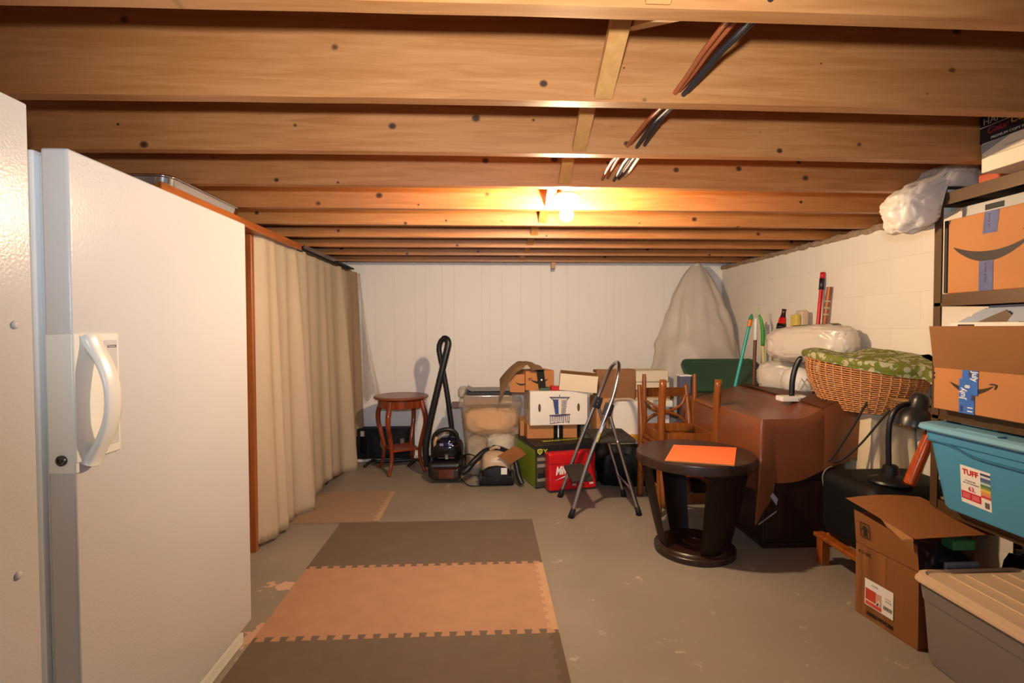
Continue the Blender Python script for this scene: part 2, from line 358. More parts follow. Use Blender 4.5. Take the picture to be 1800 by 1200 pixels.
# ceiling: subfloor boards over joists
DECK = wood_mat('subfloor_boards', '#a86a35', '#8a5126', '#3b2210', 'Y', rough=.6)
bm = NB(); box(bm, -2.1, 2.6, -1.2, 5.15, 2.079, 2.12); ce = struct(obj('ceiling', bm, DECK))
YJ = [1.0204 + .406 * k for k in range(-3, 10)]
for k in range(-3, 10):
    y1 = 1.0204 + .406 * k; bm = NB(); r = random.Random(k)
    crown = {0: .011, 1: .011, 2: .008, 3: .004}.get(k, .0)
    nx = 24
    def jf(u, v, y0, crown=crown, k=k):
        X = -2.0 + 4.49 * u; s = min(1.3, abs(X - .15) / 1.7)
        e = .0012 * noise.noise(Vector((X * 5, k * 3.3, v)))
        return Vector((X, y0, (1.843 + crown * (1 - s * s) * 1.0 + e) if v == 0 else 2.0785))
    F = [[bm.verts.new(jf(i / nx, v, yy)) for i in range(nx + 1)] for v, yy in ((0, y1 - .038), (1, y1 - .038), (1, y1), (0, y1))]
    for a in range(4):
        for i in range(nx): bm.faces.new((F[a][i], F[a][i + 1], F[(a + 1) % 4][i + 1], F[(a + 1) % 4][i]))
    for i in (0, nx): bm.faces.new([F[a][i] for a in range(4)])
    es = [e for e in bm.edges if abs(e.verts[0].co.z - 1.843) < .03 and abs(e.verts[1].co.z - 1.843) < .03 and len(e.link_faces) == 2 and abs(e.verts[0].co.x - e.verts[1].co.x) > .01]
    bmesh.ops.bevel(bm, geom=es, offset=.003, segments=2, affect='EDGES')
    obj('joist', bm, JOIST, ce)
# cross bridging between the joists
for k in range(-1, 9):
    ya = 1.0204 + .406 * k; yb = ya + .406 - .038; dx = 0.004 * ((k * 7) % 5 - 2)
    for (a, bq, xo) in (((ya, 2.055), (yb, 1.868), 0.0), ((ya, 1.868), (yb, 2.055), .052)):
        p, q = Vector((0, a[0], a[1])), Vector((0, bq[0], bq[1])); d = (q - p); L = d.length
        bm = NB(); box(bm, -.024, .024, 0, L, -.012, .012, bev=.001, M=frame((.322 + dx + xo, a[0], a[1]), (1, 0, 0), d))
        obj('bridging_strut', bm, STRAP, ce)
bm = NB(); box(bm, .345, .405, 2.2395, 2.567, 1.872, 1.895, bev=.002); obj('lamp_block', bm, STRAP, ce)
bm = NB(); box(bm, .592, .628, 4.70, 4.735, 1.79, 1.86); obj('wood_block', bm, STRAP, ce)

# ================================================================== CEILING SERVICES
lamp = thing('ceiling_lamp', 'bare glowing light bulb in a white porcelain holder under the joists', 'lamp', (.376, 2.42, 1.87))
PORC = mat('porcelain', '#f2ece0', .25, var=.01)
bm = NB(); lathe(bm, [(.03, 1.8719), (.058, 1.8715), (.060, 1.864), (.052, 1.852), (.036, 1.845), (.030, 1.838), (.029, 1.822)], .376, 2.42); obj('lamp_holder', bm, PORC, lamp, smooth=True)
EM = bpy.data.materials.new('lit_bulb_glass'); EM.use_nodes = True
eb = EM.node_tree.nodes['Principled BSDF']; eb.inputs['Base Color'].default_value = (1, 1, 1, 1); eb.inputs['Emission Color'].default_value = BULB_COLOR + (1,); eb.inputs['Emission Strength'].default_value = BULB_STRENGTH
bm = NB(); lathe(bm, [(.013, 1.8215), (.015, 1.812), (.022, 1.802), (.029, 1.790), (.0315, 1.778), (.030, 1.766), (.024, 1.755), (.014, 1.748), (.004, 1.7465)], .376, 2.42, seg=20); obj('bulb', bm, EM, lamp, smooth=True)
COPPER = mat('orange_brown_sheath', '#a4532c', .45, var=.1); BLKC = mat('black_sheath', '#23242a', .5, var=.15); WHTC = mat('cream_sheath', '#d8c39c', .45, var=.05)
for nm, X, Zc, mt, lab, ye in (('electrical_cable', .500, 1.892, COPPER, 'orange brown sheathed cable through the joists, leftmost of the bundle', 2.195),
                          ('electrical_cable', .516, 1.899, COPPER, 'orange brown sheathed cable through the joists, second of the bundle', 2.195),
                          ('electrical_cable', .536, 1.888, BLKC, 'black sheathed cable through the joists beside the orange brown ones', 2.195),
                          ('electrical_cable', .556, 1.896, BLKC, 'black flat cable through the joists, rightmost of the bundle', 2.195)):
    bm = NB(); P = [(X + .012 * math.sin(y * 5 + X * 40) , y, Zc - .006 + .006 * math.cos(y * 15.47 + .4)) for y in [.2 + .1 * i for i in range(21)]]
    tube(bm, P, .0065, 8); tag(obj(nm, bm, mt, smooth=True), lab, 'cable')
for X in (.545, .578):
    bm = NB(); tube(bm, [(X + .002 * i, 1.835 + .06 * i, 1.892 + .004 * math.sin(i)) for i in range(7)], .006, 8)
    tag(obj('electrical_cable', bm, WHTC, smooth=True), 'pale cream cable in the third joist bay, ' + ('left' if X < .56 else 'right') + ' one of two', 'cable')

# ================================================================== APPLIANCES ON THE LEFT
fr = thing('freezer', 'white upright freezer with long ivory handle and keyhole on its door edge', 'freezer', (-1.35, 1.69, 0))
bm = NB(); box(bm, -1.72, -1.048, 1.255, 2.135, 0.03, 1.664, bev=.006, seg=2); obj('body', bm, APPL_LIT, fr, smooth=True, auto=True)
bm = NB(); box(bm, -1.047, -1.033, 1.266, 2.125, .07, 1.655, bev=.003); obj('gasket', bm, mat('grey_gasket', '#c4cbd2', .5, var=.02), fr)
bm = NB(); box(bm, -1.032, -.970, 1.252, 2.133, .052, 1.667, bev=.007, seg=3); door = obj('door', bm, APPL, fr, smooth=True, auto=True)
bm = NB(); box(bm, -1.04, -.985, 1.26, 2.06, 0.0, .048, bev=.003); gr = obj('grille', bm, HANDLE, fr)
for i in range(6):
    bm = NB(); box(bm, -.985, -.968, 1.27, 2.055, .004 + i * .0072, .008 + i * .0072); obj('slat', bm, HANDLE, gr)
bm = NB(); box(bm, -1.028, -.966, 1.2475, 1.262, .905, 1.236, bev=.003); box(bm, -.9695, -.963, 1.2475, 1.395, .93, 1.236, bev=.002); obj('handle_plate', bm, HANDLE, fr, smooth=True, auto=True)
bm = NB(); box(bm, -.9628, -.9612, 1.342, 1.386, .952, 1.218, bev=.0006); obj('trim_panel', bm, APPL, fr)
HP = [(-.966, .925), (-.955, .945), (-.935, .985), (-.921, 1.03), (-.917, 1.075), (-.921, 1.12), (-.935, 1.165), (-.955, 1.205), (-.966, 1.228)]
bm = NB()
def hf(u, v):
    Q = smooth_path([(p[0], 0, p[1]) for p in HP], 4); i = round(u * (len(Q) - 1)); p = Q[i]; q = Q[min(i + 1, len(Q) - 1)] - Q[max(i - 1, 0)]
    nrm = Vector((q.z, 0, -q.x)).normalized(); a = 2 * PI * v; wy, wt = .026, .008
    e = abs(2 * u - 1) ** 3; wt += .012 * e
    return Vector((0, 1.292 + .012 * (1 - e), 0)) + Vector(p) + nrm * wt * math.cos(a) + Vector((0, 1, 0)) * wy * math.copysign(abs(math.sin(a)) ** .6, math.sin(a))
grid(bm, 33, 15, hf); obj('handle', bm, HANDLE, fr, smooth=True)
bm = NB(); lathe(bm, [(.0125, 0), (.0125, .004), (.010, .006), (.006, .006), (.006, .003), (.003, .003), (.003, .005)], seg=20, M=Matrix.Translation((-.996, 1.2475, .938)) @ Matrix.Rotation(PI / 2, 4, 'X')); obj('keyhole', bm, mat('dark_nickel', '#5d5a55', .3, metal=1, var=.1), fr, smooth=True, auto=True)
bm = NB(); box(bm, -.9612, -.9603, 1.352, 1.381, 1.199, 1.2055); bd = obj('badge', bm, mat('badge_grey', '#4b4246', .4, var=.05), fr)
obj('badge_lettering', text_bm('Kenmore', .0062, frame((-.9602, 1.3535, 1.2005), (0, 1, 0), (0, 0, 1)), .0002), LABELW, bd)

fr2 = thing('refrigerator', 'tall white glossy appliance with small round plugs, nearest on the left', 'refrigerator', (-1.35, .78, 0))
bm = NB(); box(bm, -1.72, -.985, .42, 1.145, .02, 1.716, bev=.006, seg=2); obj('body', bm, APPL_LIT, fr2, smooth=True, auto=True)
bm = NB(); box(bm, -.9845, -.970, .42, 1.150, .05, 1.722, bev=.004, seg=2); obj('side_panel', bm, APPL, fr2, smooth=True, auto=True)
for Y, Zz in ((1.106, 1.255), (1.098, .738)):
    bm = NB(); lathe(bm, [(.0085, 0), (.0085, .002), (.006, .0045), (.002, .005)], seg=16, M=Matrix.Translation((-.970, Y, Zz)) @ Matrix.Rotation(PI / 2, 4, 'Y')); obj('plug', bm, APPL, fr2, smooth=True)

# curtained wooden rack
rk = thing('storage_rack', 'orange stained wooden storage rack behind the cream curtain', 'rack', (-1.6, 3.5, 0))
for (x0, x1, y0, y1) in ((-1.345, -1.288, 2.895, 2.93), (-1.345, -1.30, 4.80, 4.84), (-1.95, -1.90, 2.895, 2.93), (-1.95, -1.90, 4.80, 4.84)):
    bm = NB(); box(bm, x0, x1, y0, y1, 0, 1.765, bev=.002); obj('post', bm, OAK, rk)
bm = NB(); box(bm, -1.95, -1.222, 2.0, 3.46, 1.766, 1.789, bev=.002); obj('top_board', bm, OAKX, rk)
bm = NB(); box(bm, -1.2215, -1.207, 1.99, 3.44, 1.757, 1.795, bev=.002); obj('front_rail', bm, OAKX, rk)
bm = NB(); box(bm, -1.95, -1.26, 3.47, 4.90, 1.766, 1.785, bev=.002); obj('rear_board', bm, SHELFD, rk)
for z in (.42, .9, 1.36):
    bm = NB(); box(bm, -1.93, -1.35, 2.94, 4.80, z, z + .02); obj('shelf_board', bm, OAKX, rk)
bm = NB(); box(bm, -1.36, -1.335, 2.94, 4.80, .0, .06); obj('kick_board', bm, mat('dark_kick_board', '#4a2d18', .6), rk)
CURT = mat('cream_cotton', '#f0dcc0', .85, var=.02, vscale=3, bump=.02, bscale=25)
bm = NB()
def curt(u, v):
    y = 2.925 + 1.80 * u; z = 1.775 - v * (1.748 + .012 * math.sin(9 * u))
    g = lambda c, w, k=1.0: k * math.exp(-((u - c - .03 * (v - .5)) / w) ** 2)
    rid = g(.06, .030, .55) + g(.125, .022, .8) + g(.215, .02, .35) + g(.30 + .03 * v, .030 + .02 * v, 1.35) + g(.42, .03, .5) + g(.52, .045, .35) + g(.64, .03, .45) + g(.74, .05, .4) + g(.885 + .02 * v, .028 + .02 * v, 1.5) + g(.97, .02, .5)
    a = .012 + .050 * v ** .7
    w = rid * a + .0015 * math.sin(38 * u + 2 * v) + .007 * noise.noise(Vector((u * 14, v * 1.5, 1)))
    st = math.exp(-(u / .022) ** 2)
    return Vector((-1.268 + w * (1 - st) - .035 * st + .035 * v * u ** 2, y, z + .05 * v ** 6 * min(1, u * 2.5) * math.sin(11 * u + .5) * .5))
grid(bm, 150, 30, curt); thick(bm, .002); tag(obj('curtain', bm, CURT, smooth=True), 'long cream cotton curtain hanging in folds beside the orange wooden post', 'curtain')
CURT2 = mat('beige_cotton', '#cfb292', .85, var=.03, vscale=4, bump=.02, bscale=25)
bm = NB()
grid(bm, 30, 20, lambda u, v: Vector((-1.268 + .05 * u + .02 * v * math.sin(8 * u) + .03 * v, 4.735 + .19 * u, 1.772 - v * (1.55 + .02 * math.sin(6 * u))))); thick(bm, .002)
tag(obj('curtain', bm, CURT2, smooth=True), 'short darker beige curtain end ending above the floor by the back wall', 'curtain')
FILM = sheet_mat('clear_film', '#e9e2da', .72)
bm = NB()
grid(bm, 16, 26, lambda u, v: Vector((-1.225 + u * (.03 + .20 * v ** 1.3) + .012 * math.sin(9 * u + 3 * v), 4.945 - .03 * u + .015 * math.sin(12 * u + 5 * v), 1.765 - v * (1.17 + .12 * noise.noise(Vector((u * 4, 2, 0))))))); thick(bm, .001)
tag(obj('plastic_sheet', bm, FILM, smooth=True), 'clear plastic sheet hanging in the corner beyond the curtain', 'plastic sheet')
tr = thing('metal_tray', 'shallow chrome tray with rounded corners lying on the rack top', 'tray', (-1.43, 2.32, 1.789))
def rrect(x0, x1, y0, y1, r, n=6):
    P = []
    for cx, cy, a0 in ((x1 - r, y0 + r, -PI / 2), (x1 - r, y1 - r, 0), (x0 + r, y1 - r, PI / 2), (x0 + r, y0 + r, PI)):
        for k in range(n + 1): a = a0 + PI / 2 * k / n; P.append((cx + r * math.cos(a), cy + r * math.sin(a)))
    return P
bm = NB(); A = rrect(-1.66, -1.205, 2.03, 2.605, .05); n = len(A)
def ring(off, z): return [bm.verts.new((x + (off if x < -1.43 else -off), y + (off if y < 2.32 else -off), z)) for x, y in A]
R1 = [ring(.012, 1.7895), ring(.004, 1.826), ring(.008, 1.826), ring(.016, 1.793)]
for a in range(3):
    for i in range(n): bm.faces.new((R1[a][i], R1[a][(i + 1) % n], R1[a + 1][(i + 1) % n], R1[a + 1][i]))
bm.faces.new(R1[0][::-1]); bm.faces.new(R1[3]); obj('pan', bm, CHROME, tr, smooth=True, auto=True)
bm = NB(); P = [(x, y, 1.829) for x, y in A]; P.append(P[0]); tube(bm, P, .005, 6, cap=False); obj('rim', bm, CHROME, tr, smooth=True)
tr2 = thing('black_board', 'thin black board with a metal edge lying on the far rack top', 'board', (-1.5, 3.9, 1.785))
bm = NB(); box(bm, -1.75, -1.235, 3.55, 4.25, 1.7855, 1.803, bev=.002); obj('panel', bm, BLACKM, tr2)
bm = NB(); box(bm, -1.2345, -1.229, 3.55, 4.25, 1.787, 1.812); obj('metal_edge', bm, STEEL, tr2)
bm = NB(); box(bm, -1.6, -1.215, 4.3, 4.80, 1.7855, 1.797, bev=.002); tag(obj('dark_board', bm, BLACKM), 'thin dark board lying on the rack top nearest the back wall', 'board')

# ================================================================== FOAM MATS
def mat_m(name, c): return mat(name, c, .85, var=.06, vscale=10, bump=.35, bscale=240)
MDARK = mat_m('dark_foam', '#6b5b4d'); MTAN = mat_m('tan_foam', '#b3876a'); MTAN2 = mat_m('dusty_tan_foam', '#9c7f66')
def teeth(x0, x1, y, n, d, sgn):
    """dovetail seam polyline from x0 to x1 at y; tongues reach +d*sgn"""
    P = [(x0, y)]; w = (x1 - x0) / n
    for i in range(n):
        a = x0 + i * w
        if i in (): pass
        P += [(a + .28 * w, y), (a + .20 * w, y + d * sgn), (a + .80 * w, y + d * sgn), (a + .72 * w, y)]
    P.append((x1, y)); return P
x0, x1 = -.935, .285; yA, yB, yC, yD = 3.285, 2.672, 2.060, 1.448
def foam(name, poly, mt, lab):
    o = thing(name, lab, 'floor mat', (sum(p[0] for p in poly) / len(poly), sum(p[1] for p in poly) / len(poly), 0))
    bm = NB(); prism(bm, poly, .012); obj('foam_tile', bm, mt, o); return o
s1 = teeth(x0, x1, yB - .012, 20, .026, 1); s2 = teeth(x0, x1, yC + .012, 20, -.030, 1)
foam('foam_mat', [(x0, yA)] + s1 + [(x1, yA)], MDARK, 'dark brown foam floor mat at the far end of the row of three')
mt_ = foam('foam_mat', s1[::-1] + s2, MTAN, 'tan foam floor mat between the two dark ones')
mb_ = foam('foam_mat', s2[::-1] + [(x0, yD), (x1, yD)], MDARK, 'dark brown foam floor mat nearest, cut by the bottom of the view')
def vstrip(parent, xx, ya, yb, mt, n=10, lab=None):
    P = [(xx + .030, ya), (xx + .030, yb)]; w = (yb - ya) / n; Q = [(xx, yb)]
    for i in range(n)[::-1]:
        a = ya + i * w; Q += [(xx, a + .72 * w), (xx - .013, a + .80 * w), (xx - .013, a + .20 * w), (xx, a + .28 * w)]
    Q.append((xx, ya)); bm = NB(); prism(bm, P + Q, .0128); o = obj('edge_strip', bm, mt, parent)
    if lab: o['label'] = lab
vstrip(mt_, x1 - .028, yC + .004, yB - .004, mat_m('pale_tan_foam', '#c39a78'), lab='paler tan edging strip with teeth')
vstrip(mb_, x1 - .028, yD, yC - .018, mat_m('dark_foam_edge', '#62513f'))
f4 = foam('foam_mat', [(-1.30, 3.30), (-.70, 3.30), (-.70, 3.915), (-1.30, 3.915)], MTAN2, 'dusty tan foam floor mat beside the curtain')
vstrip(f4, -.726, 3.305, 3.91, mat_m('pale_dusty_foam', '#b39578'), lab='paler dusty edging strip with teeth')

# ================================================================== BACK LEFT: stool, case, vacuums
st = thing('side_table', 'round reddish mahogany plant table with four curved legs', 'table', (-.755, 4.55, 0), math.radians(-19), world=False)
bm = NB(); lathe(bm, [(.20, .632), (.228, .636), (.237, .644), (.237, .651), (.228, .658), (.19, .6605), (.188, .6590)], seg=48); obj('tabletop', bm, MAHOGT, st, smooth=True, auto=True)
bm = NB(); lathe(bm, [(.196, .562), (.200, .566), (.200, .631), (.17, .631)], seg=48); obj('apron', bm, MAHOG, st, smooth=True, auto=True)
for k in range(4):
    a = PI / 2 * k; u = Vector((math.cos(a), math.sin(a), 0)); P = smooth_path([u * r + Vector((0, 0, z)) for r, z in ((.190, .63), (.212, .56), (.232, .49), (.228, .41), (.198, .30), (.176, .20), (.180, .11), (.205, .04), (.228, .0))], 4)
    n = len(P); bm = NB(); tube(bm, P, [.026 - .011 * (i / (n - 1)) ** .8 + (.003 if i > n - 3 else 0) for i in range(n)], 8); obj('leg', bm, MAHOG, st, smooth=True)
bm = NB(); box(bm, -.125, .125, -.125, .125, .188, .205, bev=.003, M=Matrix.Rotation(PI / 4, 4, 'Z')); obj('lower_shelf', bm, MAHOG, st)

cs = thing('hard_case', 'flat black case with silver latches against the back wall', 'case', (-.96, 4.90, 0))
bm = NB(); box(bm, -1.235, -.70, 4.86, 4.985, .02, .305, bev=.008, seg=2); obj('body', bm, BLACKM, cs)
bm = NB(); box(bm, -1.24, -.66, 4.84, 4.985, 0, .019); obj('base_strip', bm, WHITEBOX, cs)
bm = NB(); box(bm, -1.19, -1.13, 4.8525, 4.86, .07, .235, bev=.002); obj('strap', bm, BLACKG, cs)
bm = NB(); box(bm, -1.185, -1.15, 4.851, 4.8525, .235, .285); obj('sticker', bm, mat('grey_sticker', '#b5b0a4', .6), cs)
for X, Zz in ((-.985, .16), (-.80, .18)):
    bm = NB(); box(bm, X - .02, X + .02, 4.848, 4.86, Zz - .02, Zz + .035, bev=.004); box(bm, X - .012, X + .012, 4.842, 4.850, Zz - .035, Zz + .005, bev=.003); obj('latch', bm, STEEL, cs)
tb = thing('storage_box', 'small teal box with white base peeking out under the curtain end', 'box', (-1.27, 4.90, 0))
bm = NB(); box(bm, -1.45, -1.245, 4.83, 4.97, .055, .21, bev=.004); obj('body', bm, mat('teal_plastic', '#1f8d88', .45), tb)
bm = NB(); box(bm, -1.45, -1.245, 4.828, 4.972, 0, .054, bev=.003); obj('base', bm, WHITEBOX, tb)
sb = thing('folded_stand', 'low black folded stand lying on the floor behind the round mahogany table', 'stand', (-.90, 4.70, 0))
bm = NB(); tube(bm, [(-1.02, 4.72, .03), (-.60, 4.78, .03)], .016, 8); obj('bar', bm, BLACKP, sb, smooth=True)
for X in (-1.05, -.66):
    bm = NB(); tube(bm, smooth_path([(X - .05, 4.62, .012), (X, 4.70, .045), (X + .04, 4.80, .012)], 4), .013, 8); obj('foot', bm, BLACKP, sb, smooth=True)

vc = thing('carpet_cleaner', 'black upright carpet cleaner with hose looped up high above it', 'vacuum', (-.335, 4.25, 0))
SMOKE = mat('smoked_tank', '#2b1d1a', .12, var=.2); BROWNT = mat('amber_tank', '#5a2c18', .12, var=.15)
bm = NB(); box(bm, -.480, -.21, 4.11, 4.50, .035, .17, bev=.035, seg=3); obj('base', bm, BLACKP, vc, smooth=True)
bm = NB(); box(bm, -.455, -.215, 4.085, 4.25, .03, .135, bev=.03, seg=3); obj('front_tank', bm, SMOKE, vc, smooth=True)
bm = NB(); box(bm, -.395, -.265, 4.0835, 4.10, .045, .12, bev=.006); obj('brush_window', bm, BROWNT, vc, smooth=True)
bm = NB(); blob(bm, (-.335, 4.29, .235), (.135, .13, .105), .02, 2, 3, 3, pw=.7); obj('motor_housing', bm, BLACKG, vc, smooth=True)
bm = NB(); blob(bm, (-.33, 4.25, .285), (.075, .085, .075), .02, 2, 4, 3, pw=.75); obj('clean_tank', bm, mat('dark_blue_tank', '#141428', .1), vc, smooth=True)
for X in (-.372, -.30):
    bm = NB(); box(bm, X - .016, X + .016, 4.164, 4.168, .292, .312, bev=.002); obj('button', bm, mat('violet_sticker', '#8a83b8', .5), vc)
bm = NB(); box(bm, -.345, -.315, 4.142, 4.16, .185, .232, bev=.005); box(bm, -.40, -.27, 4.146, 4.158, .196, .202, bev=.002); obj('silver_emblem', bm, CHROME, vc)
bm = NB(); tube(bm, smooth_path([(-.44, 4.24, .20), (-.445, 4.23, .33), (-.40, 4.22, .40), (-.31, 4.22, .415), (-.255, 4.23, .37), (-.245, 4.25, .25)], 5), [.018] * 26, 9); obj('carry_handle', bm, BLACKP, vc, smooth=True)
bm = NB(); tube(bm, [(-.427, 4.205, .235), (-.43, 4.20, .32), (-.412, 4.198, .36)], .014, 8); obj('grip_inlay', bm, mat('tan_plastic', '#a78866', .4), vc, smooth=True)
def pxw(x, y, Y):  # helper for the hose path: X across, Z up at depth Y
    return (x, Y, y)
HOSE = [(-.50, 4.30, .10), (-.515, 4.28, .24), (-.485, 4.28, .42), (-.43, 4.27, .66), (-.372, 4.27, .90), (-.335, 4.275, 1.05), (-.322, 4.285, 1.125), (-.345, 4.30, 1.158), (-.382, 4.315, 1.14), (-.402, 4.325, 1.08), (-.392, 4.33, 1.00), (-.372, 4.335, .90), (-.345, 4.34, .74), (-.32, 4.345, .56), (-.30, 4.35, .38), (-.30, 4.35, .26)]
P = smooth_path(HOSE, 8); n = len(P); bm = NB(); tube(bm, P, [(.027 if i < n * .5 else .022) * (1 + .05 * (i % 2)) for i in range(n)], 10); obj('hose', bm, BLACKP, vc, smooth=True)
bm = NB(); tube(bm, smooth_path([(-.345, 4.33, 1.10), (-.352, 4.322, 1.05), (-.36, 4.32, .98)], 4), .011, 8); obj('hose_grip', bm, mat('grey_plastic', '#5c5a56', .3), vc, smooth=True)
for X in (-.488, -.2025):
    bm = NB(); lathe(bm, [(.07, 0), (.075, .004), (.075, .021), (.07, .025)], seg=24, M=Matrix.Translation((X - .0125, 4.44, .0755)) @ Matrix.Rotation(PI / 2, 4, 'Y')); obj('wheel', bm, RUBBER, vc, smooth=True, auto=True)

cv = thing('canister_vacuum', 'low beige and black canister vacuum with a black hose over its top', 'vacuum', (.07, 4.14, 0))
BEIGE = mat('beige_plastic', '#c3a78a', .35, var=.03)
bm = NB(); blob(bm, (.07, 4.17, .14), (.122, .15, .115), .0, 1, 1, 4, pw=.6, flat_bottom=.08); obj('body', bm, BEIGE, cv, smooth=True)
bm = NB(); lathe(bm, [(.112, 0), (.116, .01), (.112, .04), (.09, .058), (.02, .062)], seg=32, M=Matrix.Translation((.07, 4.065, .088)) @ Matrix.Diagonal((1, 1, .72, 1)) @ Matrix.Rotation(PI / 2, 4, 'X')); o = obj('front_bumper', bm, BLACKP, cv, smooth=True, auto=True)
bm = NB(); box(bm, -.055, .195, 4.005, 4.20, .012, .085, bev=.012, seg=2); obj('chassis', bm, BLACKM, cv, smooth=True)
for X in (-.068, .182):
    bm = NB(); lathe(bm, [(.05, 0), (.058, .004), (.058, .022), (.05, .026)], seg=24, M=Matrix.Translation((X, 4.06, .0585)) @ Matrix.Rotation(PI / 2, 4, 'Y')); obj('wheel', bm, RUBBER, cv, smooth=True, auto=True)
bm = NB(); box(bm, .105, .152, 3.995, 4.004, .10, .15, bev=.001); obj('sticker', bm, LABELW, cv)
bm = NB(); tube(bm, smooth_path([(.02, 4.16, .258), (.07, 4.13, .285), (.12, 4.16, .258)], 6), .012, 8); obj('handle', bm, BEIGE, cv, smooth=True)
HP2 = smooth_path([(.06, 4.22, .25), (-.02, 4.16, .245), (-.10, 4.10, .19), (-.165, 4.06, .125), (-.205, 4.06, .10)], 10)
bm = NB(); tube(bm, HP2, [.024 * (1 + .06 * (i % 2)) for i in range(len(HP2))], 10); obj('hose', bm, BLACKP, cv, smooth=True)
HP3 = smooth_path([(.05, 4.22, .262), (.12, 4.14, .262), (.19, 4.08, .235), (.225, 4.05, .17), (.245, 4.02, .08), (.268, 3.99, .024)], 10)
bm = NB(); tube(bm, HP3, [.023] * len(HP3), 10); obj('wand', bm, BLACKP, cv, smooth=True)
bm = NB(); tube(bm, smooth_path([(-.20, 4.20, .20), (-.15, 4.12, .235), (-.09, 4.10, .21), (-.13, 4.05, .17), (-.20, 4.06, .14), (-.22, 4.12, .05), (-.15, 4.04, .006), (-.06, 4.02, .006)], 8), .005, 6); obj('power_cord', bm, RUBBER, cv, smooth=True)
bm = NB(); grid(bm, 5, 4, lambda u, v: Vector((.075, 3.99, .245)) + u * Vector((.155, .02, -.115)) * .62 + v * Vector((.135, .03, .075)) + Vector((0, 0, .008 * math.sin(PI * u)))); thick(bm, .004)
tag(obj('cardboard_flap', bm, CARD2), 'loose orange brown cardboard flap resting on the canister vacuum', 'cardboard')

# clear tote of clothes
CLEAR = sheet_mat('cloudy_tote', '#ecd2ae', .80, .15, .22)
bt = thing('storage_tote', 'tall clear plastic tote stuffed with beige and white clothes', 'storage bin', (.02, 4.50, 0))
bm = NB()
def tote_ring(bm, x0, x1, y0, y1, z, r=.04): return [bm.verts.new((x, y, z)) for x, y in rrect(x0, x1, y0, y1, r, 5)]
RR = [tote_ring(bm, -.17, .24, 4.32, 4.68, .01), tote_ring(bm, -.225, .285, 4.30, 4.70, .585), tote_ring(bm, -.245, .30, 4.285, 4.715, .59), tote_ring(bm, -.245, .30, 4.285, 4.715, .625), tote_ring(bm, -.23, .285, 4.30, 4.70, .628)]
n = len(RR[0])
for a in range(4):
    for i in range(n): bm.faces.new((RR[a][i], RR[a][(i + 1) % n], RR[a + 1][(i + 1) % n], RR[a + 1][i]))
bm.faces.new(RR[0][::-1]); obj('body', bm, CLEAR, bt, smooth=True, auto=True)
CL1 = mat('peach_cloth', '#dcae80', .9, var=.06, bump=.3, bscale=20); CL2 = mat('white_cloth', '#e3dcd0', .9, var=.04, bump=.3, bscale=20); CL3 = mat('grey_cloth', '#b3a18c', .9, var=.08, bump=.3, bscale=20)
for nm, c, r, mt, lab in (('folded_blanket', (.03, 4.50, .455), (.232, .185, .125), CL1, 'peach blanket bundled in the upper half of the clear tote'),
                          ('folded_cloth', (-.10, 4.45, .22), (.095, .13, .10), CL3, 'grey beige cloth low at the left in the clear tote'),
                          ('folded_cloth', (.11, 4.45, .24), (.115, .13, .105), CL2, 'white cloth low at the right in the clear tote'),
                          ('folded_cloth', (.02, 4.50, .07), (.17, .14, .05), CL1, 'peach cloth at the very bottom of the clear tote')):
    bm = NB(); blob(bm, c, r, .13, 3.2, len(nm) % 7 + c[0] * 9, 4, pw=.7); tag(obj(nm, bm, mt, smooth=True), lab, 'cloth')
PK = thing('clear_organizer', 'clear shiny plastic case lying in the tote opening under a black tray', 'container', (.02, 4.50, .60))
bm = NB(); box(bm, -.20, .22, 4.31, 4.66, .601, .685, bev=.012, seg=2); obj('body', bm, sheet_mat('clear_case', '#d8c4a4', .45, .1, .35), PK, smooth=True)
bm = NB(); box(bm, -.19, .21, 4.40, 4.62, .606, .68); obj('contents', bm, CARD2, PK)
ly = thing('black_tray', 'thin dark folding tray on top of the clear tote', 'tray', (.03, 4.45, .687))
bm = NB(); box(bm, -.165, .205, 4.30, 4.62, .687, .713, bev=.004); obj('body', bm, BLACKP, ly)
bm = NB(); box(bm, -.155, .195, 4.31, 4.61, .7135, .717, bev=.001); obj('top_panel', bm, mat('brown_black_panel', '#3a2c26', .3, var=.1), ly)
bm = NB(); box(bm, -.18, -.10, 4.295, 4.60, .715, .722, bev=.002, M=Matrix.Translation((-.14, 0, .718)) @ Matrix.Rotation(math.radians(24), 4, 'Y') @ Matrix.Translation((.14, 0, -.718))); obj('side_flap', bm, mat('brown_black_panel', '#3a2c26'), ly)
bm = NB(); box(bm, -.315, -.247, 4.36, 4.62, .577, .588, bev=.002); tag(obj('purple_board', bm, mat('dull_purple_board', '#6d5260', .6)), 'thin dull purple board sticking out behind the clear tote', 'board')
bm = NB(); blob(bm, (-.215, 4.52, .685), (.045, .06, .055), .25, 3, 5, 3); tag(obj('plastic_wrap', bm, sheet_mat('wrap', '#efe6da', .35, .2, .3), smooth=True), 'crumpled clear plastic wrap at the left corner of the clear tote', 'wrap')

